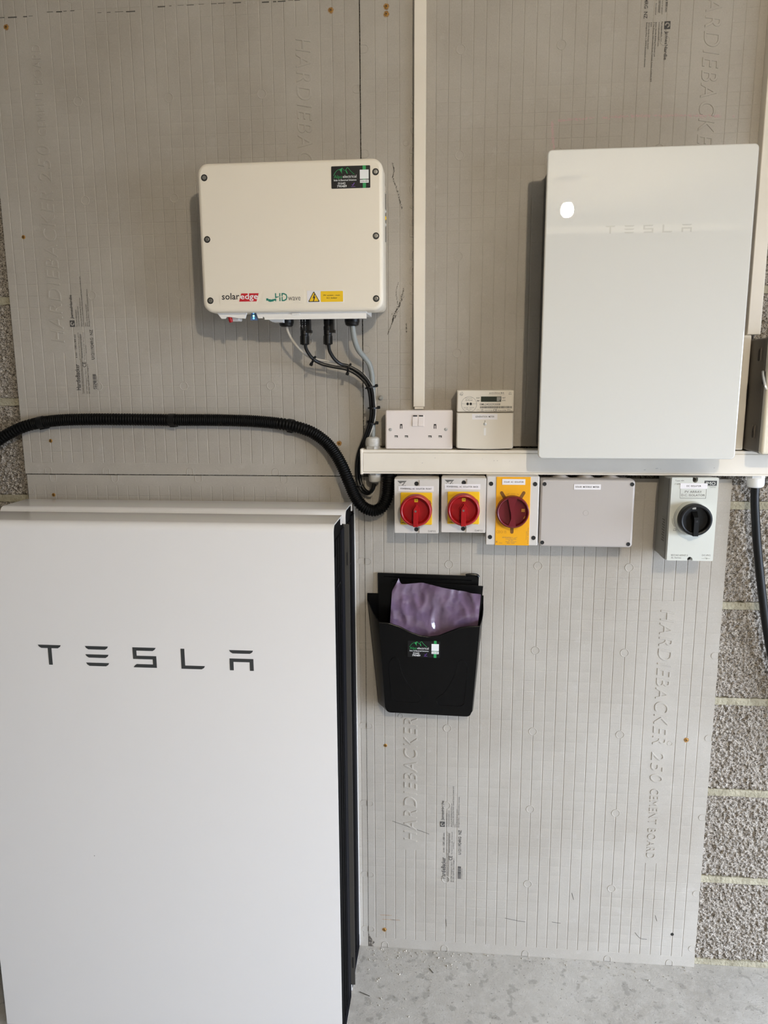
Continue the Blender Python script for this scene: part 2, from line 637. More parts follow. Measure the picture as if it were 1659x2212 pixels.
# ------------------------------------------------------------------ screws shared by several things
mb = MB()
mb.lathe([(0.0042, 0), (0.0042, 0.0004), (0.0034, 0.0011), (0.0012, 0.0013)], (0, 0, 0), seg=14)
mb.cur = 1
mb.box(-0.0024, 0.0024, -0.0015, -0.001, -0.0005, 0.0005).box(-0.0005, 0.0005, -0.0015, -0.001, -0.0024, 0.0024)
SCREW_BRASS = proto_mesh('screw', mb, ['brass', 'darkscrew'])
SCREW_STEEL = proto_mesh('screw', mb, ['chrome', 'darkscrew'])
mb = MB().lathe([(0.0062, 0), (0.0060, 0.0003), (0.0058, 0.0002), (0.0030, 0.0001)], (0, 0, 0), seg=18)
STAIN = proto_mesh('rust_stain', mb, 'rust')


# ------------------------------------------------------------------ cement boards
def cement_board(label, x0, x1, z0, z1, gx, gz, dots, bands, ends, caps=(), letters=(), stamp=None, screws=(), holes=()):
    root = thing('cement_board', label, 'cement board', ((x0 + x1) / 2, 0.006, z0), 'fibre cement backer boards on the wall')
    wv, wh, dv = 0.0013, 0.0011, 0.0011
    xs, zs = {x0, x1}, {z0, z1}
    for g in gx:
        xs |= {round(g - wv, 5), round(g, 5), round(g + wv, 5)}
    for g in gz:
        zs |= {round(g - wh, 5), round(g, 5), round(g + wh, 5)}
    for cx, cz in dots:
        zs |= {cz - 0.0098, cz - 0.0094, cz + 0.0094, cz + 0.0098}
    for a, b, c, d in bands:
        zs |= {c, c + 0.0006, d, d - 0.0006}
    for e in ends:
        zs |= {e, e + 0.0006}
    xs = sorted(x for x in xs if x0 <= x <= x1)
    zs = sorted(z for z in zs if z0 <= z <= z1)
    gxs, gzs = {round(g, 5) for g in gx}, {round(g, 5) for g in gz}
    nx, nz = len(xs), len(zs)
    vs = []
    for z in zs:
        inz = ends[0] < z < ends[1]
        hg = z in gzs and inz
        for x in xs:
            d = 0.0
            if inz:
                if x in gxs:
                    d = dv * (0.8 + 0.25 * noise.noise(Vector((x * 40, 0, z * 9))))
                    for a, b, c, e in bands:
                        if a < x < b and c < z < e:
                            d = 0
                    for cx, cz in dots:
                        if abs(cx - x) < 0.002 and abs(cz - z) < 0.0097:
                            d = 0
                if hg:
                    h = 0.00042 * max(0.0, 0.5 + 1.5 * noise.noise(Vector((x * 5, 4, z * 6))))
                    if x < gx[0] - 0.003 or x > gx[-1] + 0.003:
                        h = 0
                    for a, b, c, e in bands:
                        if a < x < b and c < z < e:
                            h = 0
                    d = max(d, h)
            vs.append((x, d, z))
    fs = [(j * nx + i, j * nx + i + 1, (j + 1) * nx + i + 1, (j + 1) * nx + i) for j in range(nz - 1) for i in range(nx - 1)]
    mb = MB().add(vs, fs)
    # rim and back
    b0 = len(mb.v)
    mb.add([(x0, 0.006, z0), (x1, 0.006, z0), (x1, 0.006, z1), (x0, 0.006, z1), (x0, 0, z0), (x1, 0, z0), (x1, 0, z1), (x0, 0, z1)],
           [(0, 3, 2, 1), (0, 1, 5, 4), (1, 2, 6, 5), (2, 3, 7, 6), (3, 0, 4, 7)])
    build('panel', mb, 'board', root, ang=12)
    # raised fixing discs and edge lugs
    dm = None
    for cx, cz in dots:
        if dm is None:
            d = MB().lathe([(0.0102, -0.0004), (0.0098, 0.0006), (0.0088, 0.0008), (0.0078, 0.0001)], (0, 0, 0), seg=22, cap0=False)
            dm = proto_mesh('fixing_disc', d, 'board', 12)
        inst('fixing_disc', dm, root, (cx, 0, cz))
    for cx, cz, rot in caps:
        pts = [(-0.0085, -0.024), (0.0085, -0.024)] + [(0.0085 * math.cos(R(t)), 0.0085 * math.sin(R(t)) - 0.004) for t in range(0, 181, 20)]
        ca, sa = math.cos(R(rot)), math.sin(R(rot))

        def pr(q, k, y):
            o = [(cx + (x * k) * ca - (z * k) * sa, y, cz + (x * k) * sa + (z * k) * ca) for x, z in q]
            return [(min(max(x, x0), x1), yy, min(max(z, z0), z1)) for x, yy, z in o]
        c = MB().rings([pr(pts, 1, 0.0002), pr(pts, 0.97, -0.0007), pr(pts, 0.86, -0.0008), pr(pts, 0.8, -0.0001)], cap0=False)
        build('edge_lug', c, 'board', root, ang=12)
    for s, lx, lz, w, h, rot, sh in letters:
        emboss(root, s, lx, lz, w, h, rot, sh)
        if s == '250':
            cx, cz = (lx - 0.0395, lz - 0.012) if rot > 0 else (lx + 0.0395, lz + 0.022)
            build('registered_mark', MB().tube([(cx + 0.0055 * math.cos(R(a)), 0, cz + 0.0055 * math.sin(R(a))) for a in range(0, 360, 24)], 0.0007, 5, closed=True), 'board', root)
    if stamp:
        stamp(root)
    for sx, sz, st in screws:
        if st:
            inst('rust_stain', STAIN, root, (sx, 0, sz), (0, rnd.random() * 6, 0))
        inst('screw', SCREW_BRASS, root, (sx, -0.0003, sz), (0, rnd.random() * 6, 0))
    for hx, hz in holes:
        h = MB().lathe([(0.0042, -0.0001), (0.004, 0.0002), (0.002, 0.0001)], (hx, 0, hz), seg=14)
        build('screw_hole', h, 'darkscrew', root)
    return root


def emboss(root, s, lx, lz, w, h, rot, sh):
    key = ('E', s)
    if key not in TXT:
        c = bpy.data.curves.new('t', 'FONT')
        c.body = s
        c.size = 1.0
        c.resolution_u = 5
        c.space_character = 1.15
        c.bevel_depth = 0.014
        c.bevel_resolution = 0
        c.extrude = 0.001
        c.offset = -0.008
        o = bpy.data.objects.new('t', c)
        COL.objects.link(o)
        bpy.context.view_layer.update()
        me = bpy.data.meshes.new_from_object(o.evaluated_get(bpy.context.evaluated_depsgraph_get()))
        TXT[key] = ([tuple(v.co) for v in me.vertices], [tuple(p.vertices) for p in me.polygons])
        bpy.data.meshes.remove(me)
        bpy.data.objects.remove(o)
        bpy.data.curves.remove(c)
    vs, fs = TXT[key]
    a0, a1 = min(v[0] for v in vs), max(v[0] for v in vs)
    b0, b1 = min(v[1] for v in vs), max(v[1] for v in vs)
    ca, sa = math.cos(R(rot)), math.sin(R(rot))
    out = []
    for v in vs:
        u, t = (v[0] - a0) / (a1 - a0) * w, (v[1] - b0) / (b1 - b0) * h
        u += sh * t
        out.append((lx + u * ca - t * sa, 0.0001 - 0.0013 * (v[2] / 0.015), lz + u * sa + t * ca))
    mb = MB().add(out, fs)
    build('embossed_lettering', mb, 'board', root, ang=20)


def lettering(x0, z0):
    # both bands of raised lettering: the left one reads upwards, the right one downwards
    L = []
    L.append(('HARDIEBACKER', x0 + 0.122, z0 + 0.299, 0.325, 0.032, 90, 0.18))
    L.append(('250', x0 + 0.122, z0 + 0.640, 0.075, 0.030, 90, 0.18))
    L.append(('CEMENT BOARD', x0 + 0.119, z0 + 0.735, 0.180, 0.020, 90, 0.0))
    L.append(('HARDIEBACKER', x0 + 0.667, z0 + 0.905, 0.325, 0.032, -90, 0.18))
    L.append(('250', x0 + 0.667, z0 + 0.562, 0.075, 0.030, -90, 0.18))
    L.append(('CEMENT BOARD', x0 + 0.670, z0 + 0.468, 0.180, 0.020, -90, 0.0))
    return L


# ink stamp, local frame: u runs along the writing, t across it, origin at the start of the product name
def ink_stamp(ox, oz, rot):
    def f(root):
        mb = MB()
        y = -0.0006
        ca, sa = math.cos(R(rot)), math.sin(R(rot))

        def T(s, u, t, w, h, heavy=0.0):
            text(mb, s, ox + u * ca - t * sa, oz + u * sa + t * ca, y, w, h, rot, heavy=heavy)

        def B(u0, u1, t0, t1):
            q = [(ox + u * ca - t * sa, oz + u * sa + t * ca) for u, t in ((u0, t0), (u1, t0), (u1, t1), (u0, t1))]
            mb.poly(q, y + 0.0004, y)
        T('HardieBacker', 0.0, 0.0, 0.058, 0.0105, 0.0003)
        T('6 mm - 1200 x 800 mm', 0.072, 0.003, 0.052, 0.0042, 0.0002)
        T('Cement bonded board for floors and walls', -0.008, -0.0055, 0.078, 0.0030)
        T('Complies to proper face or gypsum', 0.068, -0.0045, 0.060, 0.0030)
        B(-0.008, 0.125, -0.0075, -0.0070)
        T('Moisture and mould resistant', 0.072, -0.0105, 0.052, 0.0030)
        T('EN 12467 Category C, Class 2', -0.008, -0.0165, 0.056, 0.0034, 0.0001)
        T('CE', 0.051, -0.0165, 0.012, 0.0085, 0.0003)
        T('For floors and walls - Exceptional', 0.068, -0.0165, 0.060, 0.0030)
        T('EN 13501 Type NT, Class A, Category C', -0.008, -0.0215, 0.066, 0.0034, 0.0001)
        T('durability', 0.082, -0.0205, 0.018, 0.0030)
        # company block
        B(0.1405, 0.1545, 0.003, 0.0145)
        mb.poly([(ox + u * ca - t * sa, oz + u * sa + t * ca) for u, t in
                 [(0.1475 + 0.0001 * math.cos(0), 0.00875)] + [(0.1475 + 0.00012 * math.cos(R(d)), 0.00875 + 0.00012 * math.sin(R(d))) for d in (120, 240)]], y, y - 0.0001)
        T('JamesHardie', 0.158, 0.0035, 0.052, 0.0082, 0.0003)
        T('For more information:', 0.141, -0.003, 0.037, 0.0030, 0.0001)
        T('www.jameshardieEU.com', 0.141, -0.0085, 0.044, 0.0030, 0.0001)
        T('James Hardie Building Products Ltd', 0.141, -0.0145, 0.062, 0.0030, 0.0001)
        T('7 The Priory, Old London Road, Canwell, Sutton Coldfield, B75', 0.141, -0.019, 0.108, 0.0032, 0.0001)
        T('5SH', 0.141, -0.0235, 0.008, 0.0030)
        T('James Hardie Europe GmbH', 0.141, -0.028, 0.048, 0.0030, 0.0001)
        T('Bennigsen-Platz 1, 40474 Dusseldorf, Germany', 0.141, -0.0325, 0.081, 0.0032, 0.0001)
        T('U1211924RG  NZ', 0.068, -0.0375, 0.066, 0.0072, 0.0004)
        r2 = random.Random(3)
        u = 0.002
        while u < 0.036:                          # bar code
            w = r2.choice((0.0006, 0.0006, 0.0012, 0.0018))
            B(u, u + w, -0.0375, -0.030)
            u += w + r2.choice((0.0006, 0.0012))
        T('8 71694 00191', 0.001, -0.0410, 0.030, 0.0022)
        build('printed_stamp', mb, 'stamp', root)
        lb = MB()
        for k, (a, b_) in enumerate(((0.0042, 0.0022), (0.0028, 0.0010))):
            pts = [(0.1475 + a * math.cos(R(d)), 0.00875 + a * math.sin(R(d))) for d in range(0, 300, 20)]
            lb.tube([(ox + u_ * ca - t_ * sa, y - 0.0001, oz + u_ * sa + t_ * ca) for u_, t_ in pts], 0.0005, 4, 1)
        build('stamp_emblem', lb, 'board', root)
    return f


G = 0.025
# lower right board
x0, z0 = 0.0010, 0.0
gx = [0.0185 + G * k for k in range(31)]
gz = [z0 + 0.0265 + G * k for k in range(46)]
dots = [(gx[k], z0 + 0.2 * j + 0.001) for j in range(1, 6) for k in (7, 15, 23)]
caps = [(u, z0 + 0.012, 0) for u in (0.042, 0.192, 0.393, 0.593, 0.741)] + [(0.800 - 0.012, z, 90) for z in (0.05, 0.2, 0.4, 0.6, 0.8)] + \
       [(x0 + 0.010, z, -90) for z in (0.05, 0.203, 0.397, 0.6, 0.8, 1.005)]
br = cement_board('grey cement board standing on the floor below the long trunking, behind the black wall pocket', x0, 0.8, z0, 1.2008, gx, gz, dots,
                  [(x0 + 0.076, x0 + 0.136, 0.276, 0.926), (0.650, 0.715, 0.274, 0.926)], (0.026, 1.176), caps,
                  lettering(0.0, z0), ink_stamp(0.193, 0.203, 90),
                  [(0.046, 0.551, False), (0.743, 0.594, True), (0.041, 0.050, True)], [(0.743, 0.086)])
mb = MB()
for pts in (((0.062, 0.352), (0.12, 0.333), (0.152, 0.322)), ((0.50, 0.183), (0.505, 0.165)), ((0.34, 0.103), (0.37, 0.098), (0.39, 0.096)),
            ((0.655, 0.085), (0.668, 0.07), (0.684, 0.068)), ((0.70, 0.135), (0.705, 0.12)), ((0.455, 0.100), (0.476, 0.098)), ((0.195, 0.09), (0.197, 0.07))):
    build('scuff_mark', MB().tube([(u, -0.0001, w) for u, w in pts], 0.0006, 4, 3), 'scuff', br)
for u, w, a in ((0.03, 0.091, 0.03), (0.035, 0.079, 0.035), (0.06, 0.079, 0.02)):
    build('scuff_mark', MB().box(u, u + a, 0, -0.0003, w, w + 0.0008), 'rust', br)
mb = MB().poly([(0.0012, 0.036), (0.006, 0.026), (0.010, 0.020), (0.016, 0.012), (0.011, 0.006), (0.0135, 0.0), (0.0012, 0.0)], 0.002, -0.0006)
build('chipped_corner', mb, 'chip', br)

# lower left board (mostly behind the batteries)
gx = [-0.7785 + G * k for k in range(31)]
caps = [(u, 1.188, 180) for u in (-0.733, -0.583, -0.383, -0.183, -0.06)] + [(-0.787, 1.162, -90)] + [(-0.012, z, 90) for z in (0.05, 0.203, 0.397, 0.6, 0.8, 1.005)]
cement_board('grey cement board standing behind the white battery units', -0.797, -0.0002, 0.0, 1.2008, gx + [-0.0135], gz, [], [], (0.026, 1.176), caps, (), None,
             [(-0.735, 1.153, False)])

# upper left board
x0, z0 = -0.80, 1.203
gx = [-0.7815 + G * k for k in range(31)]
gz = [z0 + 0.0265 + G * k for k in range(46)]
dots = [(gx[k], z0 + 0.2 * j + 0.001) for j in range(1, 5) for k in (7, 15, 23)]
dots += [(gx[7], z0 + 1.001), (gx[15], z0 + 1.001)]
caps = [(u, z0 + 0.012, 0) for u in (-0.743, -0.603, -0.402, -0.202, -0.055)] + [(-0.0015 - 0.010, z0 + 0.2 * j + 0.003, 90) for j in range(1, 6)]
bl = cement_board('grey cement board at the upper left, behind the cream inverter, ink stamp at its left', x0, -0.0008, z0, CEIL - 0.004, gx, gz, dots,
                  [(x0 + 0.075, x0 + 0.137, z0 + 0.276, z0 + 0.926), (x0 + 0.65, x0 + 0.715, z0 + 0.274, z0 + 0.926)], (z0 + 0.026, CEIL + 1), caps,
                  lettering(x0, z0), ink_stamp(-0.648, 1.396, 90),
                  [(-0.752, 2.154, True), (-0.754, 1.731, False), (-0.731, 1.28, False), (-0.058, 2.155, True), (-0.055, 1.276, True)])
mb = MB()
for a, b_, z in ((-0.79, -0.70, 2.172), (-0.66, -0.60, 2.178), (-0.55, -0.48, 2.1715), (-0.42, -0.25, 2.1775), (-0.2, -0.12, 2.176)):
    u = a
    while u < b_:
        w = rnd.uniform(0.004, 0.02)
        mb.box(u, u + w, 0.0001, -0.0002, z + rnd.uniform(-0.001, 0.001), z + 0.0014)
        u += w + rnd.uniform(0.002, 0.016)
o = build('scuff_line', mb, 'scuff', bl)
o['kind'] = 'stuff'

# upper right board (hung upside down, its bottom edge just behind the trunking)
x0, z0 = 0.0015, 1.271
gx = [0.031 + G * k for k in range(31)]
gz = [z0 + 0.0265 + G * k for k in range(46)]
dots = [(gx[k], z0 + 0.2 * j + 0.001) for j in range(1, 6) for k in (7, 15, 23)]
caps = [(0.0015 + 0.012, z0 + 0.2 * j + 0.01, -90) for j in range(1, 5)]


def second_stamp(root):
    ink_stamp(0.600, 2.246, -90)(root)


bu = cement_board('grey cement board at the upper right, behind the glass front cabinet, with pink chalk lines', x0, 0.8125, z0, CEIL - 0.004, gx, gz, dots,
                  [(0.090, 0.150, z0 + 0.276, z0 + 0.926), (0.662, 0.727, z0 + 0.274, z0 + 0.926)], (z0 + 0.026, CEIL + 1), caps,
                  lettering(0.0125, z0), second_stamp, [(0.055, 2.157, True), (0.055, 2.143, True)])
mb = MB()
for k in range(520):                               # chalk: a band of short broken dabs
    t = rnd.random()
    u = 0.403 + 0.345 * t
    if noise.noise(Vector((u * 28, 2.0, 0))) < -0.32:
        continue
    w = 1.931 + 0.006 * math.sin(t * PI * 0.9) - 0.006 * t + rnd.gauss(0, 0.0013)
    L_, y = rnd.uniform(0.0010, 0.0035), -0.0002 - 0.0000006 * k
    mb.box(u, u + L_, 0.0001, y, w, w + rnd.uniform(0.0004, 0.0012))
for k in range(190):
    t = rnd.random()
    u = 0.391 + 0.006 * t + rnd.gauss(0, 0.0016)
    w = 1.930 - 0.055 * t
    mb.box(u, u + rnd.uniform(0.0005, 0.0010), 0.0001, -0.0002 - 0.0000006 * k, w, w + rnd.uniform(0.0008, 0.003))
c = build('chalk_line', mb, 'chalk', bu)
c['label'] = 'pink chalk line'
c['kind'] = 'stuff'
mb = MB()
for pts, w in ((((0.066, 1.832), (0.074, 1.81), (0.081, 1.785), (0.0855, 1.770)), 0.0007), (((0.066, 1.86), (0.069, 1.845), (0.066, 1.832)), 0.0005),
               (((0.090, 1.606), (0.083, 1.585), (0.078, 1.568), (0.070, 1.555), (0.064, 1.538)), 0.0014), (((0.078, 1.62), (0.073, 1.60), (0.076, 1.575)), 0.0005),
               (((0.068, 1.548), (0.062, 1.530), (0.054, 1.512)), 0.0007), (((0.0945, 1.535), (0.0955, 1.515)), 0.0007),
               (((0.088, 1.592), (0.079, 1.572)), 0.0022), (((0.080, 1.572), (0.066, 1.553)), 0.0034), (((0.074, 1.56), (0.066, 1.54)), 0.0028)):
    mb = MB()
    P_ = spline([(u, 0, z) for u, z in pts], 14)
    for p in P_:
        for q in range(3):
            if rnd.random() < 0.45:
                continue
            a_ = rnd.uniform(0.0004, 0.0011)
            u, z = p.x + rnd.gauss(0, w * 0.6), p.z + rnd.gauss(0, w * 0.6)
            L_ = rnd.uniform(0.0008, 0.003)
            mb.poly([(u, z), (u + a_, z + 0.0003), (u + a_ * 1.4 + L_ * 0.3, z + L_), (u + L_ * 0.3, z + L_ * 0.9)], 0.0002, -0.0003)
    o = build('scuff_mark', mb, 'scuff', bu)
    o['kind'] = 'stuff'
mb = MB().box(0.0665, 0.078, 0, -0.0004, 1.5545, 1.5553)
build('groove_edge', mb, 'board', bu)

# ------------------------------------------------------------------ trunking, glands
tr = thing('cable_trunking', 'long white plastic trunking running across the wall below the socket, meter and glass cabinet', 'trunking', (0.6, 0, 1.2405))
mb = MB().box(0.001, 1.30, -0.0002, -0.0475, 1.2145, 1.2665)
mb.rprism(0.001, 1.30, 1.2602, 1.2668, -0.03, -0.0495, 0.0006, 0.0012)
mb.rprism(0.001, 1.30, 1.2142, 1.2180, -0.03, -0.0495, 0.0006, 0.0012)
build('body', mb, 'pvc', tr)
build('lid', MB().rprism(0.0045, 1.30, 1.2187, 1.2595, -0.03, -0.0502, 0.0006, 0.0008), 'pvc', tr)
build('end_cap', MB().rprism(-0.0015, 0.0040, 1.2128, 1.2682, -0.0002, -0.0515, 0.001, 0.0012), 'pvc', tr)
mb = MB()
for u, w, L_ in ((0.286, 1.2435, 0.002), (0.293, 1.2437, 0.002), (0.262, 1.247, 0.0006), (0.32, 1.243, 0.001), (0.132, 1.238, 0.003), (0.16, 1.249, 0.002), (0.60, 1.226, 0.004),
                (0.624, 1.229, 0.005), (0.634, 1.2275, 0.0012), (0.742, 1.231, 0.002)):
    build('scuff_mark', MB().tube([(u, -0.0502, w), (u + L_, -0.0503, w + 0.001)], 0.0004, 5, 2), 'jbox', tr)

mt = thing('mini_trunking', 'narrow white mini trunking running down from the ceiling to the double socket', 'trunking', (0.1245, 0, 1.36))
build('lid', MB().rprism(0.112, 0.1365, 1.3575, CEIL - 0.002, -0.002, -0.0165, 0.0004, 0.0015), 'pvc', mt)
build('base', MB().rprism(0.1145, 0.1340, 1.352, CEIL - 0.002, -0.0002, -0.0125, 0.0004, 0.0008), 'pvc', mt)

vt = thing('vertical_trunking', 'white trunking running up the wall at the right edge beside the glass cabinet', 'trunking', (0.81, 0, 1.503))
build('lid', MB().rprism(0.797, 0.8235, 1.503, CEIL - 0.002, -0.0008, -0.0255, 0.0006, 0.0018), 'pvc', vt)
build('base', MB().rprism(0.7978, 0.8227, 1.5032, CEIL - 0.002, -0.0006, -0.020, 0.0004, 0.0008), 'pvc', vt)
jt = thing('trunking_box', 'short white trunking box between the glass cabinet and the cream enclosure', 'trunking', (0.79, 0, 1.268))
build('body', MB().rprism(0.758, 0.7990, 1.2682, 1.5015, -0.0005, -0.046, 0.002, 0.004), 'pvc', jt)
build('lid', MB().rprism(0.7595, 0.7975, 1.2690, 1.5005, -0.042, -0.050, 0.004, 0.003), 'pvc', jt)


def gland(label, x, z, y, m, s=1.0, up=1, nut=True, reach=0.0):
    g = thing('cable_gland', label, 'cable gland', (x, y, z), None)
    build('lock_nut', MB().lathe([(0.0172 * s, 0), (0.0172 * s, 0.006 * s), (0.016 * s, 0.0065 * s)], (x, y, z), (0, 0, up), 6 if nut else 20), m, g)
    build('dome_nut', MB().lathe([(0.0150 * s, 0.006 * s), (0.0168 * s, 0.0065 * s), (0.0168 * s, 0.018 * s), (0.0155 * s, 0.0235 * s), (0.0115 * s, 0.0262 * s), (0.008 * s, 0.0262 * s)], (x, y, z), (0, 0, up), 20), m, g)
    return g


gland('grey white cable gland standing on top of the trunking at its left end', 0.024, 1.2668, -0.026, 'glandgrey', 1.0, 1)
gland('grey white cable gland under the left end of the trunking', 0.0275, 1.2143, -0.026, 'glandgrey', 0.82, -1)
gland('bright white cable gland under the trunking at the right edge', 0.838, 1.2143, -0.026, 'glandwhite', 1.02, -1)

# ------------------------------------------------------------------ double socket
so = thing('wall_socket', 'white double switched socket standing on the trunking under the mini trunking', 'socket', (0.125, 0, 1.268))
build('back_box', MB().rprism(0.0548, 0.1962, 1.2692, 1.3498, -0.0005, -0.034, 0.004, 0.001), 'whiteplastic', so)
build('faceplate', MB().rprism(0.053, 0.198, 1.2676, 1.3515, -0.034, -0.046, 0.004, 0.0035, 5, 4), 'whiteplastic', so)
for u in (0.0875, 0.1602):
    h_ = build('pin_hole', MB().box(u - 0.0026, u + 0.0026, -0.0459, -0.0462, 1.3118, 1.3218), 'hole', so)
    build('pin_shutter', MB().box(u - 0.0008, u + 0.0010, -0.0461, -0.0465, 1.3116, 1.3190), 'whiteplastic', h_)
    for q in (-0.0108, 0.0112):
        h_ = build('pin_hole', MB().box(u + q - 0.0036, u + q + 0.0036, -0.0459, -0.0462, 1.2928, 1.2975), 'bracket', so)
        build('pin_shutter', MB().box(u + q - 0.0036, u + q + 0.0020, -0.0461, -0.0464, 1.2932, 1.2955), 'jbox', h_)
for u in (0.1177, 0.1302):
    mb = MB()
    mb.rings([[(u - 0.0058, -0.0462, 1.3175), (u + 0.0058, -0.0462, 1.3175), (u + 0.0058, -0.0462, 1.3405), (u - 0.0058, -0.0462, 1.3405)],
              [(u - 0.0057, -0.0495, 1.3178), (u + 0.0057, -0.0495, 1.3178), (u + 0.0057, -0.0468, 1.3403), (u - 0.0057, -0.0468, 1.3403)]])
    s_ = build('rocker_switch', mb, 'whiteplastic', so)
    t_ = build('red_indicator', MB().box(u - 0.0044, u + 0.0044, -0.0464, -0.0484, 1.3382, 1.3406), M['hole'], s_)
build('switch_surround', MB().rprism(0.1110, 0.1368, 1.3162, 1.3415, -0.045, -0.0463, 0.0012, 0.0003), 'whiteplastic', so)
for u, z in ((0.0645, 1.3098), (0.1835, 1.3105)):
    build('screw', MB().lathe([(0.0036, 0), (0.0036, 0.0004), (0.0028, 0.0012), (0.001, 0.0014)], (u, -0.046, z), seg=16), 'chrome', so)

# ------------------------------------------------------------------ generation meter
me_ = thing('electricity_meter', 'pale grey generation meter with small display standing on the trunking right of the socket', 'meter', (0.266, 0, 1.268))
build('case', MB().rprism(0.2062, 0.3255, 1.3478, 1.3935, -0.0005, -0.056, 0.003, 0.003), 'meter', me_)
mb = MB()
pts = [(0.2062 + 0.119 * k / 16, 1.2712 - 0.0022 * math.sin(PI * k / 16)) for k in range(17)]
pts = [(0.2085, 1.2712)] + pts[1:-1] + [(0.3238, 1.2712), (0.3257, 1.274), (0.3257, 1.3464), (0.2060, 1.3464), (0.2060, 1.274)]
mb.poly(pts, -0.0005, -0.055)
ins = [(0.266 + (x - 0.266) * 0.965, 1.3085 + (z - 1.3085) * 0.965) for x, z in pts]
mb.rings([[(x, -0.055, z) for x, z in pts], [(x, -0.0585, z) for x, z in ins]])
tcv = build('terminal_cover', mb, 'meter', me_)
build('cover_slot', MB().rprism(0.2635, 0.2682, 1.2985, 1.3150, -0.058, -0.0589, 0.002, 0.0002), 'invcover', tcv)
build('cover_screw', MB().lathe([(0.0034, 0), (0.0032, 0.0008), (0.0015, 0.0014)], (0.2658, -0.0585, 1.3228), seg=14), 'chrome', tcv)
build('seal_rod', MB().box(0.2652, 0.2664, -0.0585, -0.0591, 1.326, 1.3305), 'steel', tcv)
lb = build('label', MB().box(0.2385, 0.2915, -0.0583, -0.0589, 1.3322, 1.3440), 'labelwhite', me_)
build('printing', text(MB(), 'GENERATION  METER', 0.2652, 1.3382, -0.0590, 0.0400, 0.0034, center=True, heavy=0.0001), 'ink', lb)
ds = build('display', MB().box(0.2565, 0.2988, -0.0559, -0.0564, 1.3692, 1.3802), 'lcd', me_)
mb = MB()
for k in range(6):
    u = 0.2618 + 0.0046 * k
    text(mb, '0', u, 1.3706, -0.05645, 0.0036, 0.0086)
mb.poly([(0.2575, 1.3768), (0.2592, 1.3757), (0.2575, 1.3746)], -0.0564, -0.0565)
mb.poly([(0.2945, 1.3722), (0.2972, 1.3735), (0.2972, 1.3705)], -0.0564, -0.0565)
build('digits', mb, 'lcddigit', ds)
build('display_window', MB().box(0.2896, 0.2978, -0.05642, -0.05650, 1.3702, 1.3792), M['dcbase'], ds)
mb = MB()
Y = -0.0562
text(mb, 'emlite', 0.2735, 1.3858, Y, 0.0225, 0.0036)
text(mb, 'BS', 0.2975, 1.3858, Y, 0.007, 0.0032, heavy=0.0002)
text(mb, 'Smart Metering Technology for life', 0.2725, 1.3832, Y, 0.0325, 0.0014)
text(mb, '20A', 0.3145, 1.3875, Y, 0.005, 0.0020)
text(mb, '85A', 0.3140, 1.3840, Y, 0.006, 0.0022, heavy=0.0001)
text(mb, '20A', 0.2120, 1.3865, Y, 0.005, 0.0020)
text(mb, '85A', 0.2118, 1.3833, Y, 0.006, 0.0022, heavy=0.0001)
text(mb, 'EXP', 0.2472, 1.3758, Y, 0.007, 0.0026, heavy=0.0001)
text(mb, 'IMP', 0.2482, 1.3700, Y, 0.006, 0.0026, heavy=0.0001)
text(mb, 'NET', 0.3010, 1.3760, Y, 0.007, 0.0026, heavy=0.0001)
text(mb, 'kWh', 0.3010, 1.3705, Y, 0.007, 0.0026, heavy=0.0001)
text(mb, 'EML2423293008', 0.2545, 1.3618, Y, 0.0425, 0.0042, heavy=0.0001)
r2 = random.Random(11)
u = 0.2548
while u < 0.322:
    w = r2.choice((0.0004, 0.0008, 0.0012))
    mb.box(u, u + w, Y, Y - 0.0001, 1.3555, 1.3600)
    u += w + r2.choice((0.0004, 0.0006))
text(mb, 'UK', 0.2565, 1.3515, Y, 0.006, 0.0022, heavy=0.0002)
text(mb, 'CA', 0.2565, 1.3488, Y, 0.006, 0.0022, heavy=0.0002)
text(mb, 'M24 0120', 0.2645, 1.3498, Y, 0.016, 0.0026)
text(mb, 'CE', 0.2822, 1.3492, Y, 0.0085, 0.0048, heavy=0.0002)
text(mb, 'M24 0098', 0.2920, 1.3498, Y, 0.0175, 0.0026)
text(mb, '50Hz', 0.3115, 1.3515, Y, 0.0075, 0.0018, heavy=0.0001)
text(mb, 'EN 50470', 0.3115, 1.3490, Y, 0.011, 0.0018)
text(mb, 'Model Number', 0.2240, 1.3762, Y, 0.015, 0.0018)
text(mb, 'ECA2.nv', 0.2245, 1.3712, Y, 0.0145, 0.0034)
text(mb, '1000 imp', 0.2160, 1.3642, Y, 0.009, 0.0016)
text(mb, 'kWh CL1', 0.2395, 1.3642, Y, 0.008, 0.0016)
text(mb, '220-240V  13/50-85A', 0.2205, 1.3562, Y, 0.0225, 0.0018)
text(mb, '50Hz  +55 C', 0.2255, 1.3530, Y, 0.013, 0.0018)
text(mb, 'IP53', 0.2295, 1.3500, Y, 0.005, 0.0018)
mb.tube([(0.2318 + 0.0160 * math.cos(R(d)), Y, 1.3640 + 0.0160 * math.sin(R(d))) for d in range(0, 360, 12)], 0.00022, 4, closed=True)
mb.tube([(0.2147 + 0.0042 * math.cos(R(d)), Y, 1.3862 + 0.0042 * math.sin(R(d))) for d in range(-100, 100, 20)], 0.0002, 4, 1)
mb.tube([(0.2490, Y, 1.3492), (0.2490, Y, 1.3532), (0.2530, Y, 1.3532), (0.2530, Y, 1.3492)], 0.0002, 4, 1)
build('printing', mb, 'ink2', me_)
for u in (0.2288, 0.2352):
    build('pulse_lamp', MB().lathe([(0.0028, 0), (0.0026, 0.0006), (0.0014, 0.0003)], (u, -0.056, 1.3648), seg=14), 'hole', me_)


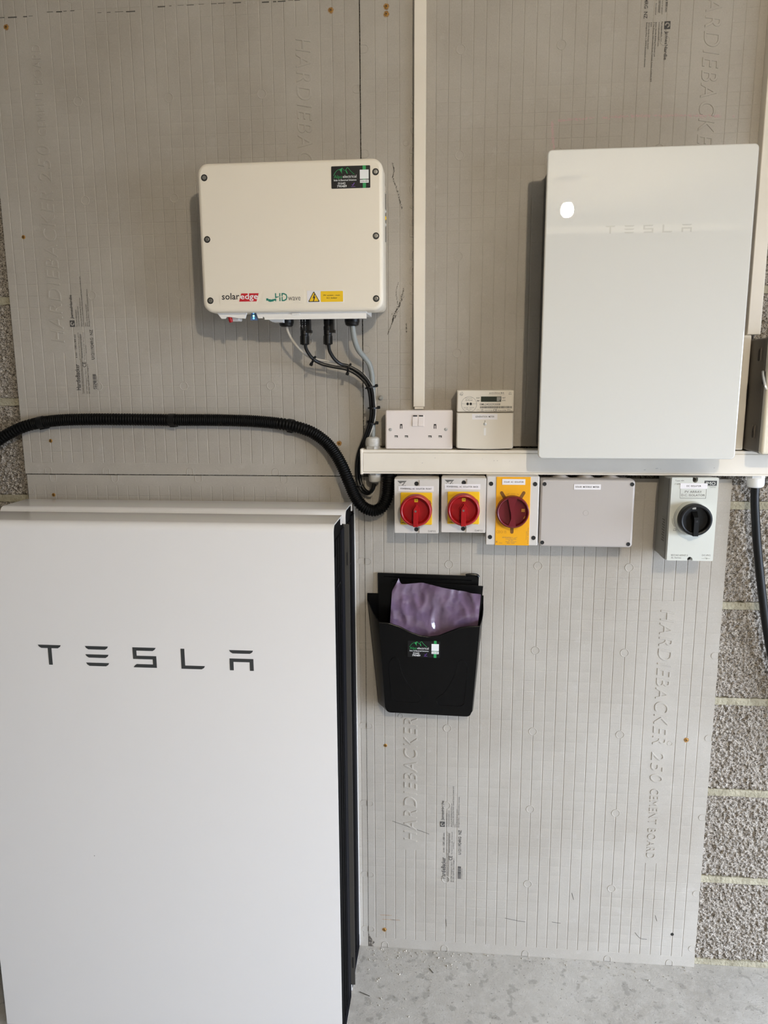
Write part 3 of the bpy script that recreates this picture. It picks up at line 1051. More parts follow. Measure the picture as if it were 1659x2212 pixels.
# ------------------------------------------------------------------ red and yellow rotary isolators
def dymo(root, s, cx, cz, y, w, h, tw, th):
    l = build('label', MB().box(cx - w / 2, cx + w / 2, y + 0.0004, y - 0.0004, cz - h / 2, cz + h / 2), 'labelwhite', root)
    build('printing', text(MB(), s, cx, cz, y - 0.00055, tw, th, center=True, heavy=0.0001), 'ink', l)


def rotary_isolator(label, x0, x1, z0, z1, s, lz, lx):
    root = thing('isolator_switch', label, 'isolator', ((x0 + x1) / 2, 0, z0), 'grey isolators with red rotary knobs')
    cx = (x0 + x1) / 2
    build('enclosure', MB().rprism(x0 + 0.0008, x1 - 0.0008, z0 + 0.0008, z1 + 0.0010, -0.0005, -0.050, 0.003, 0.001), 'greyplastic', root)
    n = 0.0068
    mb = MB().rprism(x0, x1, z0, z1 + 0.0004, -0.048, -0.0795, 0.0022, 0.0016)
    top, bot = z1 - 0.0014, z0 + 0.0008
    front = [(x0 + 0.0012, bot), (cx - n, bot), (cx - n, bot + 0.0135), (cx + n, bot + 0.0135), (cx + n, bot), (x1 - 0.0012, bot),
             (x1 - 0.0012, top), (cx + n, top), (cx + n, top - 0.017), (cx - n, top - 0.017), (cx - n, top), (x0 + 0.0012, top)]
    mb.poly(front, -0.079, -0.0818)
    build('lid', mb, 'greyplastic', root)
    for z in (bot + 0.0078, top - 0.0082):
        build('fixing_screw', MB().lathe([(0.0046, 0), (0.0046, 0.0006), (0.0038, 0.0003), (0.0022, 0.0002)], (cx, -0.0794, z), seg=18), 'hole', root)  # black disc in place of the shaded screw hole
    kz = z0 + 0.0535
    pt = build('yellow_plate', MB().rprism(cx - 0.0338, cx + 0.0338, kz - 0.0335, kz + 0.036, -0.081, -0.0858, 0.002, 0.001), 'yellow', root)
    mb = MB().tube([(cx - 0.0315, -0.0859, kz - 0.0305), (cx - 0.029, -0.0859, kz - 0.0295), (cx - 0.0265, -0.0859, kz - 0.029), (cx - 0.0255, -0.0859, kz - 0.0305), (cx - 0.023, -0.0859, kz - 0.0298)], 0.0005, 5, 2)
    mb.tube([(cx + 0.0282, -0.0859, kz + 0.020), (cx + 0.0305, -0.0859, kz + 0.0165), (cx + 0.032, -0.0859, kz + 0.012)], 0.0004, 5, 2)
    build('printing', mb, 'ink', pt)
    o = (cx, -0.0855, kz)
    kn = build('rotary_knob', MB().lathe([(0.0318, 0), (0.0338, 0.001), (0.0338, 0.020), (0.0325, 0.0225), (0.0300, 0.0235), (0.0285, 0.0225), (0.0275, 0.014), (0.0255, 0.011), (0.010, 0.011), (0.001, 0.011)], o, seg=48), 'red', root)
    mb = MB()
    h = 0.0058
    pts = [(cx - h, kz - 0.0338), (cx + h * 0.86, kz - 0.0338), (cx + h * 0.92, kz + 0.004), (cx + 0.0005, kz + 0.0125), (cx - h * 0.92, kz + 0.004)]
    mb.rings([[(x, -0.094, z) for x, z in pts], [(x, -0.1110, z) for x, z in pts], [(cx + (x - cx) * 0.86, -0.1125, kz - 0.01 + (z - kz + 0.01) * 0.97) for x, z in pts]])
    mb.rings([[(x, -0.094, z) for x, z in ((cx - 0.0105, kz - 0.012), (cx + 0.0105, kz - 0.012), (cx + 0.0105, kz + 0.004), (cx, kz + 0.016), (cx - 0.0105, kz + 0.004))],
              [(x, -0.0985, z) for x, z in ((cx - 0.0085, kz - 0.012), (cx + 0.0085, kz - 0.012), (cx + 0.0085, kz + 0.004), (cx, kz + 0.015), (cx - 0.0085, kz + 0.004))]])
    build('handle', mb, 'red', kn)
    build('handle_screw', MB().lathe([(0.0024, 0), (0.0022, 0.0004), (0.001, 0.0003)], (cx - 0.0003, -0.1125, kz + 0.0002), seg=12), 'steel', kn)
    mb = MB().box(cx - 0.0035, cx + 0.0040, -0.0960, -0.0970, kz + 0.0175, kz + 0.0245)
    wn = build('position_window', mb, 'yellow', kn)
    build('window_text', text(MB(), 'ON', cx + 0.0002, kz + 0.0210, -0.0971, 0.0055, 0.0045, center=True, heavy=0.0002), 'ink', kn)
    build('position_mark', MB().tube([(cx + 0.011, -0.0967, kz - 0.0235), (cx + 0.016, -0.0967, kz - 0.0215)], 0.0007, 5, 2), 'ochre', kn)
    dymo(root, s, lx, lz, -0.0820, 0.0755, 0.0112, 0.0665, 0.0036)
    mb = MB()
    ux, uz = x0 + 0.0068, z1 - 0.0035                       # maker's emblem above the label
    for p in (((0, 0), (0.0205, 0), (0.0180, -0.0026), (0.0105, -0.0036), (0.0065, -0.0060)), ((0.0150, -0.0040), (0.0166, -0.0044), (0.0118, -0.0100), (0.0098, -0.0094)), ((0.0125, -0.0036), (0.0176, -0.0032), (0.0163, -0.0046))):
        mb.poly([(ux + a, uz + b) for a, b in p], -0.0818, -0.0820)
    build('maker_emblem', mb, 'ink2', root)
    mb = MB()
    for k, ch in enumerate('STAR'):
        text(mb, ch, ux + 0.0030 + 0.0044 * k, lz + 0.0050, -0.0819, 0.0026, 0.0026)
    text(mb, 'IS4P32', x1 - 0.0225, z0 + 0.0035, -0.0819, 0.0165, 0.0038)
    build('printing', mb, 'ink2', root)
    return root


rotary_isolator('leftmost of the two grey isolators with red knobs, labelled FRONT', 0.0745, 0.1702, 1.0893, 1.2070, 'POWERWALL  AC  ISOLATOR  FRONT', 1.1868, 0.1215)
rotary_isolator('grey isolator with red knob labelled BACK, beside the amber isolator', 0.1752, 0.2702, 1.0920, 1.2100, 'POWERWALL  AC  ISOLATOR  BACK', 1.1920, 0.2200)

# amber solar isolator
root = thing('isolator_switch', 'grey isolator with tall amber front plate and dark red knob', 'isolator', (0.326, 0, 1.067))
build('enclosure', MB().rprism(0.2722, 0.3800, 1.0672, 1.2150, -0.0005, -0.046, 0.003, 0.001), 'greyplastic', root)
build('lid', MB().rprism(0.2712, 0.3808, 1.0662, 1.2150, -0.045, -0.0805, 0.0022, 0.0018), 'greyplastic', root)
pt = build('amber_plate', MB().rprism(0.2910, 0.3626, 1.0662, 1.2135, -0.0795, -0.0818, 0.0004, 0.0006), 'amber', root)
cx, kz = 0.3260, 1.1405
mb = MB()
for a in (121, 60, 270):
    ca, sa = math.cos(R(a)), math.sin(R(a))
    pts = [(0.030, -0.0035), (0.0455, -0.0035)] + [(0.0455 + 0.0035 * math.cos(R(d)), 0.0035 * math.sin(R(d))) for d in range(-60, 61, 30)] + [(0.0455, 0.0035), (0.030, 0.0035)]
    build('padlock_slot', MB().poly([(cx + u * ca - w * sa, kz + u * sa + w * ca) for u, w in pts], -0.0815, -0.0820), 'brown', pt)
kn = build('rotary_knob', MB().lathe([(0.0330, 0), (0.0342, 0.001), (0.0336, 0.016), (0.0318, 0.0175), (0.0300, 0.0165), (0.0280, 0.0075), (0.012, 0.006), (0.001, 0.006)], (cx, -0.0815, kz), seg=48), 'maroon', root)
tl = R(5)
hour = [(-0.0115, 0.0300), (0.0085, 0.0302), (0.0022, 0.0130), (0.0012, 0.006), (0.0068, -0.0300), (-0.0098, -0.0300), (-0.0035, -0.014), (-0.0042, -0.003)]
hp = [(cx + u, kz + w) for u, w in hour]
mb = MB().poly(hp, -0.087, -0.0985)
build('handle', mb, 'maroon', kn)
mb = MB()
mb.poly([(cx + 0.0185, kz + 0.0062), (cx + 0.0250, kz + 0.0065), (cx + 0.0252, kz - 0.0005), (cx + 0.0180, kz - 0.0003)], -0.0875, -0.0895)
build('position_window', mb, 'ochre', kn)
mb = MB().poly([(cx + 0.0255, kz - 0.0085), (cx + 0.0270, kz - 0.0100), (cx + 0.0240, kz - 0.0155), (cx + 0.0222, kz - 0.0140)], -0.0875, -0.0905)
build('position_window', mb, 'ochre', kn)
for u, z in ((0.2800, 1.1985), (0.3718, 1.1985), (0.2800, 1.0835), (0.3718, 1.0830)):
    build('fixing_screw', MB().lathe([(0.0046, 0), (0.0046, 0.0005), (0.0036, 0.0003), (0.002, 0.0002)], (u, -0.0806, z), seg=18), 'hole', root)
dymo(root, 'SOLAR  AC  ISOLATOR', 0.3272, 1.2030, -0.0822, 0.0480, 0.0120, 0.0410, 0.0034)
mb = MB()
Y = -0.0819
text(mb, 'OFF', 0.3128, 1.1745, Y, 0.0065, 0.0030, rot=12)
text(mb, 'ON', 0.3335, 1.1755, Y, 0.0048, 0.0030, rot=-12)
mb.tube([(0.3205, Y, 1.1775), (0.326, Y, 1.1785), (0.3315, Y, 1.1777)], 0.0002, 4, 2)
mb.tube([(0.3205, Y, 1.1760), (0.326, Y, 1.1768), (0.3315, Y, 1.1762)], 0.0002, 4, 2)
text(mb, 'CE', 0.2930, 1.0925, Y, 0.0080, 0.0056)
text(mb, 'UK', 0.3095, 1.0958, Y, 0.0050, 0.0026)
text(mb, 'CA', 0.3095, 1.0925, Y, 0.0050, 0.0026)
mb.tube([(0.3045 + 0.0024 * math.cos(R(d)), Y, 1.0953 + 0.0024 * math.sin(R(d))) for d in range(0, 360, 30)], 0.0003, 4, closed=True)
build('faint_marks', mb, 'ochre', pt)
mb = MB()
text(mb, 'IEC/EN60947-3', 0.3060, 1.0822, Y, 0.0225, 0.0022)
mb.tube([(0.3310, Y, 1.0830), (0.3345, Y, 1.0830), (0.3375, Y, 1.0842)], 0.0002, 4, 1)
text(mb, 'IP66 IP65 IP64', 0.3135, 1.0790, Y, 0.0220, 0.0020)
text(mb, 'Ith 32A', 0.3195, 1.0760, Y, 0.0100, 0.0020)
text(mb, 'AC23A 32A 415V~', 0.3130, 1.0730, Y, 0.0240, 0.0020)
text(mb, '50Hz 15kW', 0.3160, 1.0700, Y, 0.0165, 0.0020)
text(mb, '2T32-A', 0.2992, 1.0700, Y, 0.0075, 0.0020)
mb.tube([(0.2925, Y, 1.0755), (0.2960, Y, 1.0715), (0.2943, Y, 1.0735), (0.2925, Y, 1.0715), (0.2960, Y, 1.0755)], 0.0003, 4, 1)
text(mb, 'Made in Italy', 0.3575, 1.0795, Y, 0.0180, 0.0017, rot=90)
text(mb, 'Via Torino 25 - 20063 Cernusco', 0.3608, 1.0695, Y, 0.0360, 0.0017, rot=90)
build('printing', mb, 'ink2', pt)

# junction box
root = thing('junction_box', 'plain light grey junction box labelled SOLAR MODBUS METER beside the amber isolator', 'junction box', (0.48, 0, 1.066))
build('box', MB().rprism(0.3865, 0.5755, 1.0665, 1.2065, -0.0005, -0.054, 0.007, 0.001), 'jbox', root)
build('lid', MB().rprism(0.3835, 0.5775, 1.0645, 1.2090, -0.052, -0.0805, 0.0075, 0.0045, 6, 4), 'jbox', root)
dymo(root, 'SOLAR  MODBUS  METER', 0.4795, 1.1935, -0.0808, 0.0550, 0.0112, 0.0490, 0.0034)
for u, z in ((0.3912, 1.1988), (0.5705, 1.1995), (0.3905, 1.0732), (0.5690, 1.0722)):
    build('lid_screw', MB().lathe([(0.0042, 0), (0.0042, 0.0006), (0.0034, 0.0003), (0.002, 0.0002)], (u, -0.0806, z), seg=16), 'hole', root)
gp = [(0.0215, 0), (0.0215, 0.0015), (0.0185, 0.0022), (0.0185, 0.0035), (0.0155, 0.0042), (0.0155, 0.0055), (0.0125, 0.0062), (0.0125, 0.0075), (0.0095, 0.0082), (0.009, 0.009)]
gm = proto_mesh('grommet', MB().lathe([(r_, t_ * 0.82) for r_, t_ in gp], (0, 0, 0), (0, 0, 1), 28), 'jbox')
gb = proto_mesh('grommet', MB().lathe([(0.0150, 0), (0.0145, 0.0025), (0.010, 0.004), (0.004, 0.0042)], (0, 0, 0), (0, 0, 1), 24), 'jbox')
for u in (0.4290, 0.4815, 0.5340):
    inst('grommet', gm, root, (u, -0.038, 1.2062))
    inst('grommet', gb, root, (u + 0.001, -0.046, 1.0640), (PI, 0, 0))
for z in (1.113, 1.160):
    inst('grommet', gb, root, (0.5768, -0.042, z), (0, PI / 2, 0))
mb = MB().tube([(0.479 + 0.0055 * math.cos(R(d)), -0.0806, 1.138 + 0.0055 * math.sin(R(d))) for d in range(0, 360, 18)], 0.0003, 4, closed=True)
mb.box(0.5450, 0.5600, -0.0805, -0.0807, 1.0835, 1.0838)
build('moulding_marks', mb, 'jbox', root)

# dc isolator with the black knob
root = thing('isolator_switch', 'grey dc isolator with black knob, rightmost below the trunking', 'isolator', (0.69, 0, 1.04))
mb = MB().rprism(0.6460, 0.7385, 1.0400, 1.2135, 0.0, -0.052, 0.003, 0.002)
mb.rprism(0.6438, 0.7405, 1.0405, 1.2135, -0.046, -0.0900, 0.003, 0.010, 3, 1)
build('base', mb, 'dcbase', root)
pts = []
X0, X1, Z0, Z1 = 0.6440, 0.7365, 1.0435, 1.2170
for cx_, cz_, st in ((X1 - 0.002, Z0 + 0.002, -90), (X1 - 0.002, Z1 - 0.002, 0), (X0 + 0.002, Z1 - 0.002, 90), (X0 + 0.002, Z0 + 0.002, 180)):
    for k in range(4):
        t = R(st + 30 * k)
        pts.append((cx_ + 0.002 * math.cos(t), cz_ + 0.002 * math.sin(t)))
    if st == 0:
        pts += [(0.6955, Z1)] + [(0.6903 + 0.0052 * math.cos(R(d)), Z1 - 0.005 - 0.0052 * math.sin(R(d))) for d in range(0, 181, 20)] + [(0.6851, Z1)]
    if st == 180:
        pts += [(0.6851, Z0)] + [(0.6903 - 0.0052 * math.cos(R(d)), Z0 + 0.003 + 0.0052 * math.sin(R(d))) for d in range(0, 181, 20)] + [(0.6955, Z0)]
build('lid', MB().poly(pts, -0.0890, -0.1010), 'dclid', root)
for z in (Z1 - 0.006, Z0 + 0.004):
    build('fixing_screw', MB().lathe([(0.0050, 0), (0.0045, 0.0006), (0.003, 0.0002)], (0.6903, -0.0900, z), seg=16), 'darkscrew', root)
cx, kz = 0.6880, 1.1345
build('knob_collar', MB().lathe([(0.0355, 0), (0.0345, 0.008), (0.0330, 0.012), (0.030, 0.012)], (cx - 0.0005, -0.1005, kz - 0.001), seg=40), 'dclid', root)
kn = build('rotary_knob', MB().lathe([(0.0300, 0), (0.0322, 0.002), (0.0322, 0.0175), (0.0312, 0.0195), (0.0285, 0.0200), (0.0262, 0.0190), (0.0250, 0.010), (0.010, 0.008), (0.001, 0.008)], (cx, -0.1120, kz), seg=48), 'knobblack', root)
mb = MB()
h = 0.0052
pts = [(cx - h, kz - 0.0325), (cx + h, kz - 0.0325), (cx + h, kz + 0.003), (cx - h, kz + 0.003)]
mb.rings([[(x, -0.119, z) for x, z in pts], [(x, -0.1335, z) for x, z in pts], [(cx + (x - cx) * 0.9, -0.1345, kz - 0.014 + (z - kz + 0.014) * 0.98) for x, z in pts]])
mb.rings([[(x, -0.119, z) for x, z in ((cx - 0.008, kz + 0.003), (cx + 0.008, kz + 0.003), (cx + 0.004, kz + 0.018), (cx - 0.008, kz + 0.018))],
          [(x, -0.1335, z) for x, z in ((cx - 0.005, kz + 0.001), (cx + 0.005, kz + 0.001), (cx + 0.003, kz + 0.006), (cx - 0.005, kz + 0.006))]])
build('handle', mb, 'knobblack', kn)
build('handle_screw', MB().lathe([(0.0022, 0), (0.0016, 0.0003)], (cx, -0.1345, kz - 0.002), seg=12), 'hole', kn)
build('position_mark', MB().box(cx - 0.009, cx - 0.002, -0.1302, -0.1312, kz + 0.0225, kz + 0.0265), 'dcbase', kn)
mb = MB().box(0.6620, 0.7135, -0.1009, -0.1012, 1.1745, 1.1752).box(0.6620, 0.7135, -0.1009, -0.1012, 1.1945, 1.1950)
mb.box(0.6620, 0.6625, -0.1009, -0.1012, 1.1745, 1.1950).box(0.7130, 0.7135, -0.1009, -0.1012, 1.1745, 1.1950)
Y = -0.1012
text(mb, 'PV ARRAY', 0.6880, 1.1880, Y, 0.0335, 0.0045, center=True)
text(mb, 'D.C. ISOLATOR', 0.6880, 1.1810, Y, 0.0465, 0.0045, center=True)
text(mb, 'Type 4X', 0.6505, 1.2085, Y, 0.0180, 0.0038)
text(mb, 'IP66', 0.6555, 1.2020, Y, 0.0100, 0.0034)
mb.tube([(0.6508, Y, 1.2020), (0.6508, Y, 1.2052), (0.6540, Y, 1.2052), (0.6540, Y, 1.2020)], 0.0002, 4, 1)
text(mb, 'IEC/AS 60947.3', 0.6525, 1.0532, Y, 0.0330, 0.0034)
text(mb, 'SL Series', 0.6525, 1.0480, Y, 0.0200, 0.0034)
text(mb, 'DC-PV2', 0.7140, 1.0540, Y, 0.0170, 0.0034)
mb.tube([(0.7135, Y, 1.0490), (0.7190, Y, 1.0490), (0.7215, Y, 1.0510)], 0.0002, 4, 1)
mb.tube([(0.7250, Y, 1.0490), (0.7305, Y, 1.0490)], 0.0002, 4, 1)
mb.tube([(0.7235 + 0.0012 * math.cos(R(d)), Y, 1.0490 + 0.0015 * math.sin(R(d))) for d in range(0, 360, 45)], 0.0002, 4, closed=True)
mb.tube([(cx - 0.0385, Y, kz - 0.002), (cx - 0.037, Y, kz - 0.012), (cx - 0.033, Y, kz - 0.019)], 0.0003, 4, 2)
mb.tube([(cx - 0.0345, Y, kz - 0.028), (cx - 0.0345, Y, kz - 0.024), (cx - 0.0295, Y, kz - 0.024), (cx - 0.0295, Y, kz - 0.028), (cx - 0.0345, Y, kz - 0.028)], 0.0003, 4, 1)
text(mb, 'ELECTRICAL SOLUTIONS', 0.7135, 1.1990, Y, 0.0185, 0.0013)
text(mb, 'LIMITED', 0.7200, 1.1965, Y, 0.0115, 0.0013)
build('printing', mb, 'ink2', root)
bd = build('maker_badge', MB().box(0.7085, 0.7330, -0.1009, -0.1012, 1.2010, 1.2110), 'logo', root)
build('badge_text', text(MB(), 'IMO', 0.7208, 1.2055, -0.1014, 0.0190, 0.0068, center=True, heavy=0.0003), 'dclid', bd)
dymo(root, 'DC  ISOLATOR', 0.6880, 1.2000, -0.1014, 0.0535, 0.0112, 0.0285, 0.0036)
mb = MB()
for k in range(9):                                # rating label on the dark left side
    mb.box(0.6428, 0.6437, -0.055 - 0.004 * (k % 2), -0.074, 1.078 + 0.0055 * k, 1.0805 + 0.0055 * k)
build('side_label', MB().box(0.6431, 0.6438, -0.052, -0.078, 1.058, 1.128), M['dcbase'], root)
build('side_printing', mb, 'ink2', root)

# cream enclosure cut by the right edge of the picture
root = thing('metal_enclosure', 'cream painted metal enclosure with latch at the right edge, standing on the trunking', 'enclosure', (0.98, 0, 1.268))
build('box', MB().rprism(0.8005, 1.12, 1.2690, 1.4930, -0.0010, -0.112, 0.005, 0.002), 'encbox', root)
build('door', MB().rprism(0.7995, 1.1215, 1.2680, 1.4945, -0.1245, -0.1370, 0.006, 0.005, 5, 4), 'enclosure', root)
build('door_flange', MB().rprism(0.7995, 1.1215, 1.2680, 1.4945, -0.1125, -0.1243, 0.006, 0.0004, 5, 1), 'encbox', root)
for z0_, z1_ in ((1.298, 1.322), (1.450, 1.474)):
    for y in (-0.086, -0.097):
        mb = MB().tube([(0.8008, y, z0_), (0.7994, y, z0_ + 0.003), (0.7994, y, z1_ - 0.003), (0.8008, y, z1_)], 0.0018, 6, 2)
        build('side_knockout', mb, 'encbox', root)
mb = MB().tube([(0.7990, -0.118, 1.424), (0.7955, -0.124, 1.428), (0.7940, -0.131, 1.418), (0.7950, -0.140, 1.402), (0.7980, -0.142, 1.394)], 0.0024, 7, 4)
build('latch', mb, 'chrome', root)
build('latch_recess', MB().rprism(0.7990, 0.7998, 1.404, 1.428, -0.114, -0.126, 0.0003, 0.0), 'hole', root)

# ------------------------------------------------------------------ glass fronted cabinet
gw = thing('backup_gateway_cabinet', 'tall wall cabinet with glossy white glass front reflecting a lit bulb', 'cabinet', (0.56, 0, 1.26))
build('body', MB().rprism(0.3800, 0.7420, 1.270, 1.8290, -0.0018, -0.1315, 0.010, 0.004), 'gwbody', gw)
build('rear_frame', MB().rprism(0.3745, 0.7470, 1.2640, 1.8340, -0.116, -0.1335, 0.010, 0.002), 'gwbody', gw)
gp_ = build('glass_front', MB().rprism(0.3690, 0.7500, 1.2590, 1.8380, -0.1338, -0.1400, 0.0085, 0.0024, 6, 3), 'glass', gw)

GLYPH = {
    'T': [[(0, 1), (1, 1), (.96, .91), (.86, .84), (.58, .84), (.58, 0), (.42, 0), (.42, .84), (.14, .84), (.04, .91)]],
    'E': [[(0, t), (1, t), (.96, t - .09), (.86, t - .165), (.14, t - .165), (.04, t - .09)] for t in (1, .585, .165)],
    'S': [[(0, 1), (1, 1), (.95, .91), (.86, .84), (.16, .84), (.16, .585), (1, .585), (1, 0), (0, 0), (.05, .09), (.14, .165), (.84, .165), (.84, .42), (0, .42)]],
    'L': [[(0, 1), (.16, 1), (.16, .165), (1, .165), (.96, .07), (.86, 0), (0, 0)]],
    'A': [[(0, 1), (1, 1), (.96, .91), (.86, .84), (.14, .84), (.04, .91)], [(0, .585), (1, .585), (1, 0), (.84, 0), (.84, .42), (.16, .42), (.16, 0), (0, 0)]],
}


def wordmark(x0, x1, z0, z1, w, y, d, m, root):
    for k, ch in enumerate('TESLA'):
        u = x0 + (x1 - x0 - w) * k / 4
        mb = MB()
        for p in GLYPH[ch]:
            mb.poly([(u + a * w, z0 + b * (z1 - z0)) for a, b in p], y + 0.0002, y - d)
        build('letter', mb, m, root)


wordmark(0.4810, 0.6395, 1.6862, 1.7002, 0.0185, -0.1400, 0.0002, 'ghost', gw)

# ------------------------------------------------------------------ solar inverter
iv = thing('solar_inverter', 'cream box inverter with six screws and logos hanging at the left of the wall', 'inverter', (-0.118, 0, 1.54))
build('body', MB().rprism(-0.2880, 0.0530, 1.5580, 1.8220, -0.006, -0.118, 0.012, 0.004), 'inv', iv)
for k in range(7):
    mb = MB().box(-0.285, 0.0545, -0.020 - 0.012 * k, -0.024 - 0.012 * k, 1.700, 1.795)
    build('heat_sink_fin', mb, 'fins', iv)
mb = MB().rprism(-0.3060, 0.0590, 1.5510, 1.8335, -0.094, -0.1420, 0.021, 0.007, 8, 5)
build('lid', mb, 'inv', iv)
wm = MB().lathe([(0.0066, -0.0004), (0.0064, 0.0002), (0.0052, 0.0001), (0.0050, 0.0003)], (0, 0, 0), seg=24)
WELL = proto_mesh('screw_well', wm, 'darkscrew')
wm = MB().lathe([(0.0040, 0), (0.0040, 0.0008), (0.0034, 0.0011), (0.0022, 0.0010), (0.0021, 0.0004), (0.001, 0.0004)], (0, 0, 0), seg=18)
BOLT = proto_mesh('lid_bolt', wm, 'steel')
for u, z in ((-0.2915, 1.8065), (-0.2912, 1.6915), (-0.2902, 1.5742), (0.0452, 1.8080), (0.0452, 1.6912), (0.0448, 1.5735)):
    sh = 0.0
    w_ = inst('screw_well', WELL, iv, (u + sh, -0.1420, z))
    OFF[w_.name] = (u + sh, -0.1420, z)
    b_ = bpy.data.objects.new('lid_bolt', BOLT)
    COL.objects.link(b_)
    b_.parent = w_
    b_.location = (0, -0.0002, 0)
# lower cover with its cut-outs
cov = [(-0.2830, 1.5640), (-0.2830, 1.5520), (-0.2740, 1.5400), (-0.2670, 1.5400), (-0.2640, 1.5440), (-0.2280, 1.5400), (-0.2255, 1.5400), (-0.2205, 1.5530), (-0.2025, 1.5530),
       (-0.1975, 1.5400), (-0.1890, 1.5400), (-0.1890, 1.5425), (-0.1860, 1.5425), (-0.1830, 1.5385), (0.0230, 1.5370), (0.0230, 1.5640)]
mb = MB().poly(cov, -0.1195, -0.1255)
mb.box(-0.1840, 0.0225, -0.018, -0.1196, 1.5480, 1.5600)
build('lower_cover', mb, 'invcover', iv)
build('cover_rim', MB().box(-0.1840, 0.0235, -0.1250, -0.1275, 1.5370, 1.5405), 'invcover', iv)
build('cover_tab', MB().rprism(-0.1280, -0.1110, 1.5460, 1.5490, -0.125, -0.1282, 0.0005, 0.0005), 'invcover', iv)
build('cable_tray', MB().poly([(-0.1830, 1.5400), (-0.172, 1.5335), (-0.150, 1.5325), (-0.150, 1.5482), (-0.1830, 1.5482)], -0.085, -0.112), 'invcover', iv)
build('switch_base', MB().rprism(-0.2640, -0.2420, 1.5370, 1.5590, -0.085, -0.112, 0.003, 0.001), 'invcover', iv)
mb = MB().tube([(-0.2585, -0.116, 1.5480), (-0.2578, -0.119, 1.5410), (-0.2565, -0.119, 1.5360), (-0.2560, -0.1185, 1.5335)], lambda t: 0.0036 + 0.0008 * math.sin(t * PI), 12, 4)
o = build('rotary_switch', mb, 'red', iv)
o['label'] = 'small red switch'
build('indicator_lens', MB().poly([(-0.2140, 1.5530), (-0.2165, 1.5370), (-0.2025, 1.5370), (-0.2050, 1.5530)], -0.108, -0.116), 'ledlens', iv)
for z, m in ((1.5520, 'ledblue'), (1.5455, 'ledgreen'), (1.5410, 'ledblue')):
    build('indicator_light', MB().lathe([(0.0020, 0), (0.0018, 0.0008), (0.001, 0.0012)], (-0.2095, -0.1160, z), seg=12), m, iv)
for u in (-0.1495, -0.0115):
    build('cable_gland', MB().lathe([(0.0155, 0), (0.0155, 0.015), (0.0150, 0.0155), (0.0135, 0.0210), (0.0105, 0.0230), (0.004, 0.0230)], (u, -0.082, 1.5485), (0, 0, -1), 20), 'cableblack', iv)
for z, m in ((1.753, 'chrome'), (1.740, 'warnyel'), (1.727, 'chrome')):
    build('earth_stud', MB().lathe([(0.0040, 0), (0.0040, 0.003), (0.003, 0.0052), (0.001, 0.0056)], (0.0530, -0.060, z), (1, 0, 0), 12), m, iv)
# logo panels
Y = -0.1420
p1 = build('logo_panel', MB().poly([(-0.2712, 1.5925), (-0.1835, 1.5915), (-0.1965, 1.5662), (-0.2700, 1.5662)], Y + 0.0003, Y - 0.0006), 'inv', iv)
build('logo_text', text(MB(), 'solar', -0.2660, 1.5755, Y - 0.0008, 0.0360, 0.0128, heavy=0.0004), 'ink', p1)
mb = MB().poly([(-0.2262, 1.5872), (-0.1905, 1.5872), (-0.1955, 1.5715), (-0.2310, 1.5715)], Y - 0.0005, Y - 0.0008)
build('logo_patch', mb, 'logored', p1)
build('logo_text', text(MB(), 'edge', -0.2282, 1.5722, Y - 0.0010, 0.0360, 0.0150, heavy=0.0003), 'white', p1)
p2 = build('logo_panel', MB().poly([(-0.1790, 1.5930), (-0.0980, 1.5920), (-0.0980, 1.5668), (-0.1868, 1.5668)], Y + 0.0003, Y - 0.0006), 'inv', iv)
mb = text(MB(), 'HD', -0.1575, 1.5712, Y - 0.0008, 0.0250, 0.0155, heavy=0.0006)
for a, b in ((-0.1755, 1.5745), (-0.1713, 1.5728), (-0.1690, 1.5722), (-0.1650, 1.5728), (-0.1625, 1.5742), (-0.1595, 1.5748)):
    mb.box(a, a + 0.0042, Y - 0.0005, Y - 0.0008 - (a + 0.18) * 0.002, b - 0.002, b + 0.0026)
build('logo_text', mb, 'teal', p2)
build('logo_text', text(MB(), 'wave', -0.1312, 1.5722, Y - 0.0008, 0.0250, 0.0072), 'ink2', p2)
build('logo_swoosh', MB().tube([(-0.166, Y - 0.0008, 1.5752), (-0.155, Y - 0.0010, 1.5770), (-0.145, Y - 0.0010, 1.5800), (-0.136, Y - 0.0010, 1.5795)], 0.0006, 4, 4), 'inv', p2)
wl = build('warning_label', MB().box(-0.0930, -0.0190, Y, Y - 0.0005, 1.5672, 1.5905), 'labelwhite', iv)


def rtri(cx, cz, s, r):
    out = []
    for a in (90, 210, 330):
        px, pz = cx + (s - r * 2) * math.cos(R(a)), cz + (s - r * 2) * math.sin(R(a))
        for d in (-60, -20, 20, 60):
            out.append((px + r * math.cos(R(a + d)), pz + r * math.sin(R(a + d))))
    return out


build('triangle', MB().poly(rtri(-0.0792, 1.5758, 0.0138, 0.0011), Y - 0.0004, Y - 0.0007), 'ink', wl)
build('triangle', MB().poly(rtri(-0.0792, 1.5758, 0.0110, 0.0008), Y - 0.0006, Y - 0.0009), 'warnyel', wl)
mb = MB().poly([(-0.0780, 1.5848), (-0.0760, 1.5848), (-0.0785, 1.5788), (-0.0758, 1.5795), (-0.0795, 1.5702), (-0.0785, 1.5705), (-0.0808, 1.5690), (-0.0818, 1.5714), (-0.0808, 1.5708), (-0.0795, 1.5765), (-0.0820, 1.5758)], Y - 0.0008, Y - 0.0010)
build('lightning_bolt', mb, 'ink', wl)
yp = build('yellow_panel', MB().rprism(-0.0655, -0.0208, 1.5685, 1.5892, Y - 0.0003, Y - 0.0008, 0.0014, 0.0001), 'warnyel', wl)
mb = text(MB(), 'PV system - main', -0.0432, 1.5808, Y - 0.0010, 0.0325, 0.0032, center=True, heavy=0.0002)
